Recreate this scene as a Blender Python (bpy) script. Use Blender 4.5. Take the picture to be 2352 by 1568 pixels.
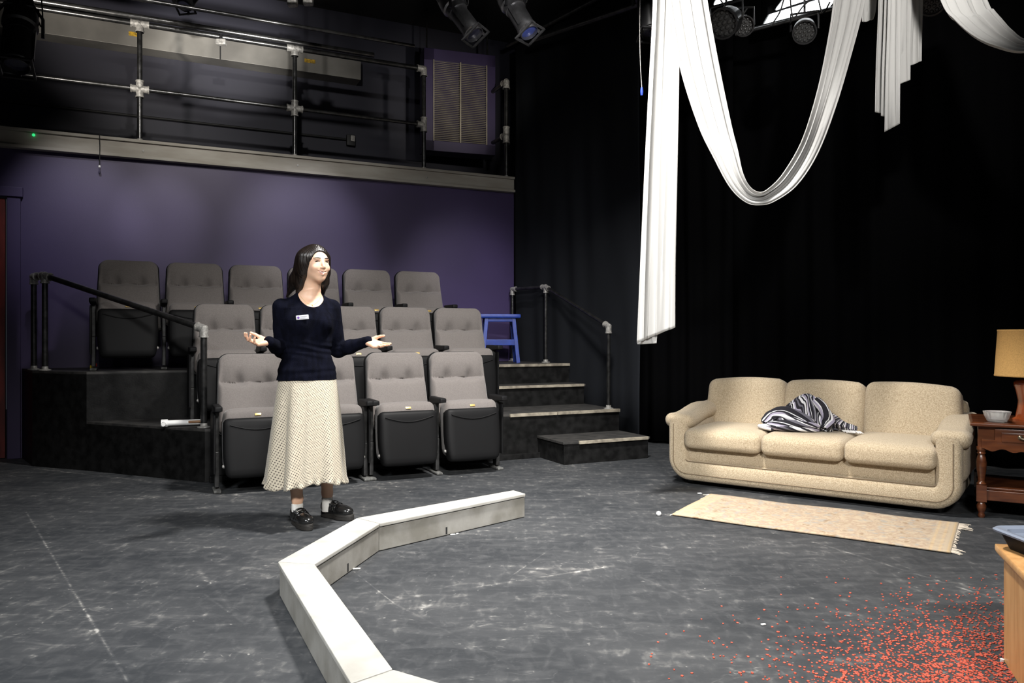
import bpy, bmesh, math, random
import numpy as np
from mathutils import Vector, Matrix, Euler
random.seed(7); np.random.seed(7)
for o in list(bpy.data.objects): bpy.data.objects.remove(o, do_unlink=True)
SC = bpy.context.scene
COL = SC.collection
PI = math.pi
# ---------------------------------------------------------------- camera
FOC, CX, HY, CH = 1750.0, 1176.0, 772.0, 1.15      # focal length in px, centre column, horizon row, camera height
cam_d = bpy.data.cameras.new('camera'); cam = bpy.data.objects.new('camera', cam_d); COL.objects.link(cam)
cam_d.sensor_fit = 'HORIZONTAL'; cam_d.sensor_width = 36.0
cam_d.lens = FOC / 2352.0 * 36.0
cam_d.shift_y = -12.0 / 2352.0
cam.location = (0, 0, CH); cam.rotation_euler = (PI / 2, 0, 0)
cam_d.clip_start = 0.05
SC.camera = cam
# ---------------------------------------------------------------- world, exposure, lights
w = bpy.data.worlds.new('world'); SC.world = w; w.use_nodes = True
w.node_tree.nodes['Background'].inputs[0].default_value = (0.75, 0.85, 1.0, 1)
w.node_tree.nodes['Background'].inputs[1].default_value = 0.02
vs = SC.view_settings
vs.view_transform = 'Standard'; vs.look = 'None'; vs.gamma = 1.0; vs.exposure = 0.0; vs.use_curve_mapping = False

def aim(o, target):
    d = Vector(target) - Vector(o.location)
    o.rotation_euler = d.to_track_quat('-Z', 'Y').to_euler()
def area(name, loc, target, size, power, color=(1, 1, 1), spread=None):
    d = bpy.data.lights.new(name, 'AREA'); d.shape = 'RECTANGLE'; d.size = size[0]; d.size_y = size[1]
    d.energy = power; d.color = color
    if spread: d.spread = math.radians(spread)
    o = bpy.data.objects.new(name, d); o.location = loc; COL.objects.link(o); aim(o, target); return o
def spot(name, loc, target, power, angle, blend=0.6, radius=0.06, color=(1, 1, 1)):
    d = bpy.data.lights.new(name, 'SPOT'); d.energy = power; d.spot_size = math.radians(angle); d.spot_blend = blend
    d.shadow_soft_size = radius; d.color = color
    o = bpy.data.objects.new(name, d); o.location = loc; COL.objects.link(o); aim(o, target); return o
area('work_light', (0.45, 4.35, 4.45), (0.1, 5.0, 0), (0.45, 0.3), 205, (1.0, 0.97, 0.93), 112)
area('house_light', (0.9, -1.2, 3.7), (0.2, 5.0, 0.2), (0.9, 0.4), 66, (1.0, 0.98, 0.95), 60)
area('foreground_fill', (-2.4, 0.6, 4.0), (-0.6, 2.7, 0.0), (1.0, 0.4), 85, (0.95, 0.98, 1.0), 100)  # unseen fill, added to brighten the left-facing border sides and near floor
spot('stage_light', (0.85, 4.25, 3.95), (1.35, 5.25, 2.8), 30, 75, 0.9, 0.05, (1.0, 0.99, 0.97))
spot('balcony_fill', (-3.6, 5.2, 3.0), (-3.9, 7.8, 4.5), 380, 50, 1.0, 0.07, (1.0, 0.93, 0.84))  # added unseen spot, brightens the left balcony wall and duct
spot('balcony_fill', (-1.6, 6.0, 3.2), (-3.2, 8.7, 4.5), 650, 30, 1.0, 0.04, (1.0, 0.97, 0.92))  # another unseen spot, added to brighten the duct farther along
spot('wall_pool_fill', (-0.9, 5.6, 4.3), (-2.15, 8.05, 2.3), 380, 30, 1.0, 0.06, (0.97, 0.95, 1.0))  # these unseen spots are added to make soft pools on the purple wall
spot('wall_pool_fill', (0.8, 6.0, 4.3), (-0.3, 8.7, 2.0), 380, 30, 1.0, 0.06, (0.97, 0.93, 1.0))
spot('wall_pool_fill', (-3.0, 5.2, 4.3), (-4.3, 7.5, 2.1), 240, 28, 1.0, 0.06, (0.95, 0.95, 1.0))
spot('wall_pool_fill', (-2.4, 4.9, 4.35), (-3.55, 7.75, 2.3), 230, 17, 1.0, 0.06, (0.97, 0.95, 1.0))
spot('rail_fill', (-1.2, 3.4, 4.3), (-2.6, 8.2, 3.75), 300, 40, 0.9, 0.05, (1.0, 0.97, 0.92))  # added unseen spot that brightens the railing from the front
spot('spotlight_fill', (0.3, 4.7, 3.3), (0.0, 6.1, 3.8), 75, 38, 0.8, 0.04, (1.0, 0.98, 0.95))  # no fixture here: spot added to light up the silver spotlights
spot('drape_fill', (1.9, 3.0, 3.7), (2.55, 5.3, 3.5), 330, 52, 0.8, 0.06, (1.0, 0.97, 0.93))  # unseen spot added to lift the drape tail and right swag
spot('louvre_fill', (0.6, 6.2, 3.4), (-0.55, 9.3, 4.1), 190, 30, 1.0, 0.05, (1.0, 0.94, 0.84))  # unseen spot added to brighten the louvred box
spot('beam_fill', (-2.0, 4.0, 4.4), (-3.4, 7.5, 3.0), 260, 36, 1.0, 0.06, (1.0, 0.95, 0.88))  # added spot without a fixture, brightens the balcony edge beam

# ---------------------------------------------------------------- coordinates
def at(x, y, Y): return Vector(((x - CX) * Y / FOC, Y, CH - (y - HY) * Y / FOC))
TH = math.radians(25.5); CA, SA = math.cos(TH), math.sin(TH)
def aud(s, t, z=0.0): return Vector((s * CA - t * SA, s * SA + t * CA, z))   # the seating's own axes

# ---------------------------------------------------------------- materials
MATS = {}
def mat(name, col, rough=0.6, metal=0.0, var=0.0, vscale=8.0, bump=0.0, bscale=60.0, col2=None, spec=0.5, sheen=0.0, coat=0.0, emit=None, estr=0.0, stretch=None):
    if name in MATS: return MATS[name]
    m = bpy.data.materials.new(name); m.use_nodes = True; nt = m.node_tree; b = nt.nodes['Principled BSDF']
    b.inputs['Base Color'].default_value = (*col, 1); b.inputs['Roughness'].default_value = rough
    b.inputs['Metallic'].default_value = metal; b.inputs['Specular IOR Level'].default_value = spec
    if sheen: b.inputs['Sheen Weight'].default_value = sheen
    if coat: b.inputs['Coat Weight'].default_value = coat; b.inputs['Coat Roughness'].default_value = 0.08
    tc = nt.nodes.new('ShaderNodeTexCoord'); src = tc.outputs['Object']
    if stretch:
        mp = nt.nodes.new('ShaderNodeMapping'); mp.inputs['Scale'].default_value = stretch
        nt.links.new(src, mp.inputs[0]); src = mp.outputs[0]
    if var or col2:
        n = nt.nodes.new('ShaderNodeTexNoise'); n.inputs['Scale'].default_value = vscale; n.inputs['Detail'].default_value = 5
        nt.links.new(src, n.inputs['Vector'])
        r = nt.nodes.new('ShaderNodeValToRGB'); nt.links.new(n.outputs['Fac'], r.inputs[0])
        c2 = col2 if col2 else tuple(min(1, c * (1 + var)) for c in col)
        c1 = col if col2 else tuple(c * (1 - var) for c in col)
        r.color_ramp.elements[0].position = 0.35; r.color_ramp.elements[0].color = (*c1, 1)
        r.color_ramp.elements[1].position = 0.65; r.color_ramp.elements[1].color = (*c2, 1)
        nt.links.new(r.outputs[0], b.inputs['Base Color'])
    if bump:
        n2 = nt.nodes.new('ShaderNodeTexNoise'); n2.inputs['Scale'].default_value = bscale; n2.inputs['Detail'].default_value = 3
        nt.links.new(src, n2.inputs['Vector'])
        bp = nt.nodes.new('ShaderNodeBump'); bp.inputs['Strength'].default_value = bump; bp.inputs['Distance'].default_value = 0.01
        nt.links.new(n2.outputs['Fac'], bp.inputs['Height']); nt.links.new(bp.outputs[0], b.inputs['Normal'])
    if emit:
        b.inputs['Emission Color'].default_value = (*emit, 1); b.inputs['Emission Strength'].default_value = estr
    MATS[name] = m; return m

M_wall = mat('purple_wall_paint', (0.040, 0.026, 0.086), 0.5, var=0.10, vscale=1.2, bump=0.05, bscale=200)
M_upwall = mat('dark_navy_wall_paint', (0.022, 0.022, 0.036), 0.6, var=0.12, vscale=0.9, bump=0.05, bscale=150)
M_black = mat('black_paint', (0.016, 0.016, 0.017), 0.55, var=0.3, vscale=6, bump=0.08, bscale=120)
M_ceil = mat('black_ceiling', (0.006, 0.006, 0.007), 0.9)
M_velour = mat('black_velour', (0.0028, 0.0028, 0.0031), 0.95, spec=0.0, bump=0.1, bscale=300)
M_duv = mat('charcoal_curtain_cloth', (0.013, 0.0145, 0.018), 0.95, spec=0.15, bump=0.1, bscale=300)
M_steel = mat('raw_steel', (0.30, 0.275, 0.235), 0.65, metal=0.1, col2=(0.38, 0.36, 0.32), vscale=3, bump=0.05, stretch=(0.6, 1.5, 4))
M_pipe = mat('dark_steel_pipe', (0.075, 0.075, 0.075), 0.28, metal=0.8, var=0.35, vscale=20)
M_galv = mat('galvanised_fitting', (0.36, 0.35, 0.33), 0.5, metal=0.3, var=0.35, vscale=50)
M_chrome = mat('polished_metal', (0.6, 0.6, 0.6), 0.22, metal=1.0)
M_lampm = mat('spotlight_alloy', (0.22, 0.22, 0.23), 0.35, metal=0.85, var=0.3, vscale=12)
M_lampb = mat('black_enamel', (0.012, 0.012, 0.013), 0.35)
M_lens = mat('lens_glass', (0.03, 0.03, 0.05), 0.12, coat=0.6)
M_riser = mat('black_riser_paint', (0.008, 0.008, 0.008), 0.5, spec=0.18, var=0.5, vscale=14, bump=0.1, bscale=80)
M_tread = mat('worn_black_tread', (0.018, 0.018, 0.018), 0.6, col2=(0.050, 0.047, 0.044), vscale=9, bump=0.1, bscale=80, stretch=(1, 3, 1))
M_nose = mat('worn_nosing_strip', (0.16, 0.14, 0.11), 0.7, col2=(0.36, 0.32, 0.25), vscale=14)
M_seatf = mat('grey_seat_fabric', (0.150, 0.134, 0.126), 0.9, var=0.10, vscale=120, bump=0.12, bscale=700, sheen=0.2)
M_plast = mat('black_moulded_plastic', (0.009, 0.009, 0.0095), 0.5, spec=0.12, bump=0.06, bscale=400)
M_seatm = mat('dark_seat_metal', (0.03, 0.03, 0.03), 0.4, metal=0.3, var=0.5, vscale=25)
M_brass = mat('brass_plate', (0.62, 0.44, 0.16), 0.35, metal=0.6)
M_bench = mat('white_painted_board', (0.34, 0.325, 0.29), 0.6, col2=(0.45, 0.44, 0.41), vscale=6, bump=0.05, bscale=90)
M_bside = mat('shaded_white_side_board', (0.19, 0.18, 0.155), 0.65, col2=(0.31, 0.30, 0.275), vscale=6, bump=0.05, bscale=90)  # darker than the top boards: the sides' shade is put into the colour
M_gap = mat('dark_seam', (0.012, 0.012, 0.012), 0.8)
M_sofa = mat('oatmeal_boucle', (0.37, 0.285, 0.18), 0.95, col2=(0.57, 0.47, 0.33), vscale=150, bump=0.6, bscale=260, sheen=0.15)
M_wood = mat('dark_red_wood', (0.065, 0.018, 0.007), 0.28, col2=(0.13, 0.040, 0.014), vscale=6, stretch=(1, 1, 6), coat=0.4)
M_oak = mat('orange_oak', (0.50, 0.25, 0.085), 0.45, col2=(0.62, 0.345, 0.135), vscale=5, stretch=(6, 6, 0.9), coat=0.15)
M_shade = mat('ochre_linen_shade', (0.42, 0.24, 0.075), 0.9, var=0.12, vscale=150, bump=0.15, bscale=400)
M_ceram = mat('rust_glazed_ceramic', (0.30, 0.065, 0.018), 0.15, var=0.35, vscale=10, coat=0.6)
M_white = mat('white_plastic', (0.75, 0.75, 0.74), 0.5)
M_blue = mat('blue_stool_paint', (0.010, 0.040, 0.27), 0.4, var=0.15, vscale=20)
M_bluep = mat('blue_plastic', (0.03, 0.07, 0.5), 0.4)
M_rope = mat('black_cable', (0.012, 0.012, 0.012), 0.6)

# ---------------------------------------------------------------- mesh builder
class MB:
    def __init__(s): s.v = []; s.f = []; s.uv = None
    def add(s, vs, fs, M=None):
        n = len(s.v)
        s.v += [tuple(M @ Vector(p)) if M is not None else tuple(p) for p in vs]
        s.f += [tuple(i + n for i in f) for f in fs]; return s
    def box(s, c, d, M=None):
        x, y, z = c; a, b, h = d[0] / 2, d[1] / 2, d[2] / 2
        v = [(x + i * a, y + j * b, z + k * h) for i in (-1, 1) for j in (-1, 1) for k in (-1, 1)]
        f = [(0, 1, 3, 2), (4, 6, 7, 5), (0, 4, 5, 1), (2, 3, 7, 6), (0, 2, 6, 4), (1, 5, 7, 3)]
        return s.add(v, f, M)
    def rbox(s, c, d, r, n=8, puff=0.0, M=None, fn=None):
        """rounded box; puff swells the faces"""
        h = Vector((d[0] / 2, d[1] / 2, d[2] / 2)); r = min(r, min(h) * 0.999)
        idx = {}; vs = []; fs = []
        def vid(i, j, k):
            key = (i, j, k)
            if key in idx: return idx[key]
            def m(q, hh):      # cluster the samples near the edges
                u = q / n * 2 - 1
                return math.copysign(abs(math.sin(u * PI / 2)) ** 0.8, u) * hh if False else math.sin(u * PI / 2) * hh
            p = Vector((m(i, h.x), m(j, h.y), m(k, h.z)))
            inn = Vector([max(-(h[q] - r), min(h[q] - r, p[q])) for q in range(3)])
            dd = p - inn
            if dd.length > 1e-9: p = inn + dd.normalized() * r
            if puff:
                q = [1 - (p[t] / h[t]) ** 2 for t in range(3)]
                for t in range(3):
                    o = [q[u] for u in range(3) if u != t]
                    p[t] += math.copysign(puff * max(0, o[0]) * max(0, o[1]), p[t]) * (abs(p[t]) / h[t]) ** 3
            if fn: p = fn(p)
            idx[key] = len(vs); vs.append(p + Vector(c)); return idx[key]
        for a in range(n):
            for b in range(n):
                fs.append((vid(a, b, 0), vid(a, b + 1, 0), vid(a + 1, b + 1, 0), vid(a + 1, b, 0)))
                fs.append((vid(a, b, n), vid(a + 1, b, n), vid(a + 1, b + 1, n), vid(a, b + 1, n)))
                fs.append((vid(a, 0, b), vid(a + 1, 0, b), vid(a + 1, 0, b + 1), vid(a, 0, b + 1)))
                fs.append((vid(a, n, b), vid(a, n, b + 1), vid(a + 1, n, b + 1), vid(a + 1, n, b)))
                fs.append((vid(0, a, b), vid(0, a, b + 1), vid(0, a + 1, b + 1), vid(0, a + 1, b)))
                fs.append((vid(n, a, b), vid(n, a + 1, b), vid(n, a + 1, b + 1), vid(n, a, b + 1)))
        return s.add(vs, fs, M)
    def tube(s, pts, r, n=12, caps=True, M=None):
        pts = [Vector(p) for p in pts]; rs = r if isinstance(r, (list, tuple)) else [r] * len(pts)
        vs = []; fs = []; up = None
        for i, p in enumerate(pts):
            d = (pts[min(i + 1, len(pts) - 1)] - pts[max(i - 1, 0)]).normalized()
            if up is None: up = d.orthogonal().normalized()
            up = (up - d * up.dot(d)).normalized(); sd = d.cross(up)
            for k in range(n):
                a = 2 * PI * k / n; vs.append(p + (up * math.cos(a) + sd * math.sin(a)) * rs[i])
        for i in range(len(pts) - 1):
            for k in range(n):
                fs.append((i * n + k, i * n + (k + 1) % n, (i + 1) * n + (k + 1) % n, (i + 1) * n + k))
        if caps: fs.append(tuple(reversed(range(n)))); fs.append(tuple(range((len(pts) - 1) * n, len(pts) * n)))
        return s.add(vs, fs, M)
    def lathe(s, prof, n=32, M=None, sq=0.0):
        vs = []; fs = []
        for r, z in prof:
            for k in range(n):
                a = 2 * PI * k / n; q = 1.0
                if sq: q = 1 / ((abs(math.cos(a)) ** sq + abs(math.sin(a)) ** sq) ** (1 / sq))
                vs.append((r * q * math.cos(a), r * q * math.sin(a), z))
        for i in range(len(prof) - 1):
            for k in range(n):
                fs.append((i * n + k, i * n + (k + 1) % n, (i + 1) * n + (k + 1) % n, (i + 1) * n + k))
        if prof[0][0] > 1e-4: fs.append(tuple(reversed(range(n))))
        if prof[-1][0] > 1e-4: fs.append(tuple(range((len(prof) - 1) * n, len(prof) * n)))
        return s.add(vs, fs, M)
    def prism(s, poly, z0, z1, M=None):
        n = len(poly)
        vs = [(p[0], p[1], z0) for p in poly] + [(p[0], p[1], z1) for p in poly]
        fs = [tuple(reversed(range(n))), tuple(range(n, 2 * n))] + [(i, (i + 1) % n, n + (i + 1) % n, n + i) for i in range(n)]
        return s.add(vs, fs, M)
    def grid(s, P, M=None):
        """P: 2-D list of points"""
        a, b = len(P), len(P[0]); vs = [p for row in P for p in row]
        fs = [(i * b + j, i * b + j + 1, (i + 1) * b + j + 1, (i + 1) * b + j) for i in range(a - 1) for j in range(b - 1)]
        return s.add(vs, fs, M)
    def pad(s, outline, prof, fn=None, M=None):
        """outline: closed 2-D list in x,z; prof: list of (scale, y) rings from the back rim to the front centre"""
        n = len(outline); cx = sum(p[0] for p in outline) / n; cz = sum(p[1] for p in outline) / n
        vs = []; fs = []
        for sc, y in prof:
            for x, z in outline:
                if isinstance(sc, tuple):   # inset in metres
                    d = math.hypot(x - cx, z - cz); q = max(0.0, 1 - sc[0] / d)
                else: q = sc
                p = Vector((cx + (x - cx) * q, y, cz + (z - cz) * q))
                if fn: p = fn(p, q)
                vs.append(p)
        for i in range(len(prof) - 1):
            for k in range(n):
                fs.append((i * n + k, i * n + (k + 1) % n, (i + 1) * n + (k + 1) % n, (i + 1) * n + k))
        fs.append(tuple(reversed(range(n)))); fs.append(tuple(range((len(prof) - 1) * n, len(prof) * n)))
        return s.add(vs, fs, M)

def mesh_obj(name, mb, m, parent=None, smooth=None, bevel=0.0, solid=0.0, loc=None, rot=None):
    me = bpy.data.meshes.new(name); me.from_pydata([tuple(v) for v in mb.v], [], mb.f); me.validate()
    bm = bmesh.new(); bm.from_mesh(me)
    if not getattr(mb, 'open', False): bmesh.ops.recalc_face_normals(bm, faces=bm.faces)
    if bevel:
        es = [e for e in bm.edges if len(e.link_faces) == 2 and e.calc_face_angle(0) > 0.6]
        bmesh.ops.bevel(bm, geom=es, offset=bevel, segments=2, affect='EDGES', profile=0.6, clamp_overlap=True)
    if smooth is not None:
        for f in bm.faces: f.smooth = True
        for e in bm.edges:
            if len(e.link_faces) == 2 and e.calc_face_angle(0) > math.radians(smooth): e.smooth = False
    bm.to_mesh(me); bm.free()
    me.materials.append(m)
    o = bpy.data.objects.new(name, me); COL.objects.link(o)
    if parent is not None: o.parent = parent
    if loc is not None: o.location = loc
    if rot is not None: o.rotation_euler = rot
    if solid:
        md = o.modifiers.new('solid', 'SOLIDIFY'); md.thickness = solid; md.offset = 0
    return o
def thing(name, label, cat, loc=(0, 0, 0), rz=0.0, group=None):
    o = bpy.data.objects.new(name, None); COL.objects.link(o); o.empty_display_size = 0.1
    o.location = loc; o.rotation_euler = (0, 0, rz); o['label'] = label; o['category'] = cat
    if group: o['group'] = group
    return o
def tag(o, label, cat, group=None, kind=None):
    o['label'] = label; o['category'] = cat
    if group: o['group'] = group
    if kind: o['kind'] = kind
    return o
def struct(name, mb, m, label=None, **k):
    o = mesh_obj(name, mb, m, **k); o['kind'] = 'structure'
    if label: o['label'] = label
    return o
def copy_tree(o, parent=None):
    c = o.copy(); COL.objects.link(c)
    if parent is not None: c.parent = parent
    for ch in list(o.children): copy_tree(ch, c)
    return c
def catmull(P, n):
    P = [Vector(p) for p in P]; out = []
    for i in range(len(P) - 1):
        p0 = P[max(i - 1, 0)]; p1 = P[i]; p2 = P[i + 1]; p3 = P[min(i + 2, len(P) - 1)]
        for k in range(n):
            t = k / n
            out.append(0.5 * ((2 * p1) + (p2 - p0) * t + (2 * p0 - 5 * p1 + 4 * p2 - p3) * t * t + (3 * p1 - p0 - 3 * p2 + p3) * t ** 3))
    out.append(P[-1]); return out

# ---------------------------------------------------------------- room shell
# floor: worn black stage paint, scuffs and old tape lines
def floor_material():
    m = bpy.data.materials.new('worn_stage_floor'); m.use_nodes = True; nt = m.node_tree; N = nt.nodes; L = nt.links
    b = N['Principled BSDF']
    tc = N.new('ShaderNodeTexCoord'); P = tc.outputs['Object']
    def math_(op, a, c=None, clamp=False):
        n = N.new('ShaderNodeMath'); n.operation = op; n.use_clamp = clamp
        for i, q in enumerate((a, c)):
            if q is None: continue
            if isinstance(q, (int, float)): n.inputs[i].default_value = q
            else: L.new(q, n.inputs[i])
        return n.outputs[0]
    def noise(scale, detail=4, sc=(1, 1, 1), rot=0.0, off=(0, 0, 0), dist=0.0):
        mp = N.new('ShaderNodeMapping'); mp.inputs['Scale'].default_value = sc; mp.inputs['Rotation'].default_value = (0, 0, rot); mp.inputs['Location'].default_value = off
        L.new(P, mp.inputs[0]); n = N.new('ShaderNodeTexNoise'); n.inputs['Scale'].default_value = scale; n.inputs['Detail'].default_value = detail
        n.inputs['Distortion'].default_value = dist
        L.new(mp.outputs[0], n.inputs['Vector']); return n.outputs['Fac']
    def ramp(v, a, c):
        n = N.new('ShaderNodeMapRange'); n.clamp = True; L.new(v, n.inputs[0]); n.inputs[1].default_value = a; n.inputs[2].default_value = c
        return n.outputs[0]
    base = math_('MULTIPLY', ramp(noise(1.3, 6, (1, 1.6, 1)), 0.38, 0.66), 0.6)
    fine = math_('ADD', math_('MULTIPLY', ramp(noise(7, 8, (1, 2.2, 1), .2, (0, 0, 0), .6), 0.45, 0.70), 0.65), math_('MULTIPLY', ramp(noise(10, 8, (2.4, 1, 1), -.5, (4, 0, 0), .6), 0.50, 0.74), 0.6))
    dust = math_('ADD', math_('MULTIPLY', ramp(noise(40, 5), 0.58, 0.80), 0.5), math_('MULTIPLY', ramp(noise(30, 2), 0.70, 0.76), 0.9))
    tot = math_('ADD', math_('ADD', base, fine), dust)
    # thin curved scuffs: the zero contours of stretched noises
    for i, (sc, rot, off) in enumerate((((1, 3.0, 1), 0.35, (3, 1, 0)), ((1, 3.6, 1), -0.6, (7, 4, 0)), ((1, 2.4, 1), 1.3, (1, 9, 0)), ((1, 4, 1), 0.05, (5, 5, 0)))):
        n1 = noise(1.7 + 0.5 * i, 2.0, sc, rot, off, 0.3)
        d = math_('ABSOLUTE', math_('SUBTRACT', n1, 0.5))
        line = math_('SUBTRACT', 1.0, ramp(d, 0.0, 0.0075))
        mask = ramp(noise(3.2, 3, (1, 1, 1), 0, (i * 3.1, 2, i)), 0.50, 0.64)
        tot = math_('ADD', tot, math_('MULTIPLY', math_('MULTIPLY', math_('MULTIPLY', line, mask), ramp(noise(26, 4), .35, .65)), 0.95))
    # long straight marks where flats and tape once ran
    def fl(x, y): return ((x - CX) * CH / (y - HY), FOC * CH / (y - HY))
    segs = [((60, 1175), (295, 1568), .010, 1.0), ((0, 1142), (430, 1122), .012, .8), ((1080, 1350), (1405, 1300), .016, .7), ((1405, 1300), (1520, 1345), .012, .6),
            ((1840, 1235), (2320, 1385), .017, .8), ((1500, 1340), (2060, 1568), .020, .7), ((810, 1310), (905, 1385), .006, .9), ((905, 1385), (1180, 1530), .010, .4),
            ((1280, 1250), (1170, 1325), .006, .7), ((470, 1365), (560, 1430), .010, .6), ((1330, 1180), (1500, 1260), .008, .5), ((280, 1140), (640, 1180), .008, .35), ((72, 1075), (474, 1120), .03, .9), ((1276, 1069), (1475, 1047), .03, .7), ((500, 1138), (1165, 1088), .05, .6), ((450, 1300), (545, 1415), .02, .5)]
    sx = N.new('ShaderNodeSeparateXYZ'); L.new(P, sx.inputs[0]); X, Yy = sx.outputs[0], sx.outputs[1]
    brk = ramp(noise(22, 4), 0.35, 0.6)
    for (a, c, wd, st) in segs:
        ax, ay = fl(*a); bx_, by = fl(*c); dx, dy = bx_ - ax, by - ay; ln = math.hypot(dx, dy); dx /= ln; dy /= ln
        al = math_('ADD', math_('MULTIPLY', math_('SUBTRACT', X, ax), dx), math_('MULTIPLY', math_('SUBTRACT', Yy, ay), dy))
        pr = math_('ADD', math_('MULTIPLY', math_('SUBTRACT', X, ax), -dy), math_('MULTIPLY', math_('SUBTRACT', Yy, ay), dx))
        ins = math_('SUBTRACT', 1.0, ramp(math_('ABSOLUTE', math_('SUBTRACT', al, ln / 2)), ln / 2 - 0.02, ln / 2 + 0.02))
        near = math_('SUBTRACT', 1.0, ramp(math_('ABSOLUTE', pr), 0.0, wd))
        tot = math_('ADD', tot, math_('MULTIPLY', math_('MULTIPLY', math_('MULTIPLY', ins, near), brk), st))
    r = N.new('ShaderNodeValToRGB'); L.new(math_('MULTIPLY', tot, 0.5), r.inputs[0]); e = r.color_ramp.elements
    e[0].position = 0.0; e[0].color = (0.022, 0.0245, 0.028, 1)
    e[1].position = 1.0; e[1].color = (0.33, 0.32, 0.30, 1)
    k = r.color_ramp.elements.new(0.42); k.color = (0.050, 0.052, 0.055, 1)
    k = r.color_ramp.elements.new(0.66); k.color = (0.105, 0.104, 0.102, 1)
    L.new(r.outputs[0], b.inputs['Base Color'])
    b.inputs['Roughness'].default_value = 0.62; b.inputs['Specular IOR Level'].default_value = 0.35
    bp = N.new('ShaderNodeBump'); bp.inputs['Strength'].default_value = 0.12; bp.inputs['Distance'].default_value = 0.004; L.new(noise(70, 4), bp.inputs['Height']); L.new(bp.outputs[0], b.inputs['Normal'])
    return m
fl_mb = MB().prism([(-9, -2), (9, -2), (9, 12), (-9, 12)], -0.1, 0.0)
struct('floor', fl_mb, floor_material(), 'black painted stage floor with grey scuffs and old tape lines')
struct('ceiling', MB().prism([(-9, -2), (9, -2), (9, 13), (-9, 13)], 5.3, 5.4), M_ceil)
def awall(s0, s1, t0, t1, z0, z1): return MB().prism([aud(s0, t0), aud(s1, t0), aud(s1, t1), aud(s0, t1)], z0, z1)
WT = 8.5
mbw = awall(-1.20, 4.08, WT, WT + .16, 0, 2.95)
mbw.prism([aud(-4.6, WT), aud(-2.35, WT), aud(-2.35, WT + .16), aud(-4.6, WT + .16)], 0, 2.95)
mbw.prism([aud(-2.35, WT), aud(-1.20, WT), aud(-1.20, WT + .16), aud(-2.35, WT + .16)], 2.46, 2.95)
struct('wall_back', mbw, M_wall, 'purple painted wall behind the top row of seats')
struct('wall_balcony', awall(-4.6, 4.78, 9.75, 9.9, 3.0, 5.3), M_upwall, 'dark navy wall behind the balcony railing')
struct('floor_balcony', awall(-4.6, 4.08, WT + .0, 9.75, 2.96, 3.09), M_black)
struct('wall_left', awall(-4.75, -4.6, -3, 9.9, 0, 5.3), M_black)
struct('wall_right', MB().prism([(0.6, 9.75), (7.0, 5.3), (7.1, 5.45), (0.7, 9.9)], 0, 5.3), M_ceil)
struct('wall_corner', MB().prism([aud(4.75, 8.6), aud(4.9, 8.6), aud(4.9, 9.9), aud(4.75, 9.9)], 0, 5.3), M_ceil)
# door at the left edge
M_door = mat('dark_red_door', (0.13, 0.014, 0.010), 0.45, var=0.3, vscale=4, stretch=(5, 5, 1))
dr = struct('door_1', awall(-2.28, -1.215, WT - .010, WT + .04, 0.01, 2.44), M_door, 'dark reddish door at the left edge of the purple wall')
fr = mesh_obj('door_frame', awall(-1.196, -1.09, WT - .03, WT - .001, 0, 2.46).add(*(lambda m: (m.v, m.f))(awall(-2.45, -1.07, WT - .05, WT - .001, 2.46, 2.55))), M_wall, parent=dr, bevel=0.004)
# steel edge beam of the balcony
bmb = MB()
for (z0, z1, tt) in ((2.915, 2.945, WT - .085), (2.945, 3.075, WT - .05), (3.075, 3.105, WT - .075)):
    bmb.prism([aud(-4.6, tt), aud(4.06, tt), aud(4.06, WT + .02), aud(-4.6, WT + .02)], z0, z1)
bm_o = struct('trim_1', bmb, M_steel, 'grey steel channel beam along the balcony edge', bevel=0.004)
for s_ in (-0.05, 1.46, 2.93):
    mesh_obj('bolt', MB().lathe([(0.0, 0.008), (0.012, 0.006), (0.012, 0)], 8, Matrix.Translation(aud(s_, WT - .05, 3.0)) @ Matrix.Rotation(TH, 4, 'Z') @ Matrix.Rotation(PI / 2, 4, 'X')), M_galv, parent=bm_o)
# bulkhead duct and conduit on the balcony wall
d = mesh_obj('ventilation_duct', awall(-4.5, 2.42, 9.5, 9.75, 4.385, 4.66), mat('galvanised_duct', (0.24, 0.23, 0.21), 0.55, metal=0.35, var=0.3, vscale=1.5), bevel=0.004)
tag(d, 'long grey sheet-metal duct high on the balcony wall', 'duct')
for s_ in (-1.45, 0.75): mesh_obj('joint_seam', awall(s_, s_ + .012, 9.49, 9.5, 4.385, 4.66), M_gap, parent=d)
for s_ in (-0.2, 1.72):
    mesh_obj('warning_sticker', awall(s_, s_ + .13, 9.494, 9.5, 4.50, 4.545), mat('yellow_sticker', (0.5, 0.30, 0.02), 0.6, var=0.5, vscale=40), parent=d)['label'] = 'faded yellow sticker'
d = mesh_obj('conduit_pipe', MB().tube([aud(-4.5, 9.72, 3.67), aud(2.28, 9.72, 3.67)], 0.014), M_rope)
tag(d, 'thin dark conduit running along the balcony wall', 'pipe')
ob = thing('outlet_box', 'small metal outlet box at the end of the balcony wall conduit', 'outlet', aud(2.34, 9.71, 3.60), TH)
mesh_obj('box', MB().rbox((0, 0, 0.06), (0.11, 0.06, 0.14), 0.01, 4), M_black, parent=ob, smooth=40)
mesh_obj('cover_plate', MB().rbox((0.02, -0.035, 0.08), (0.055, 0.012, 0.075), 0.005, 4), M_galv, parent=ob, smooth=40)
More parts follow.
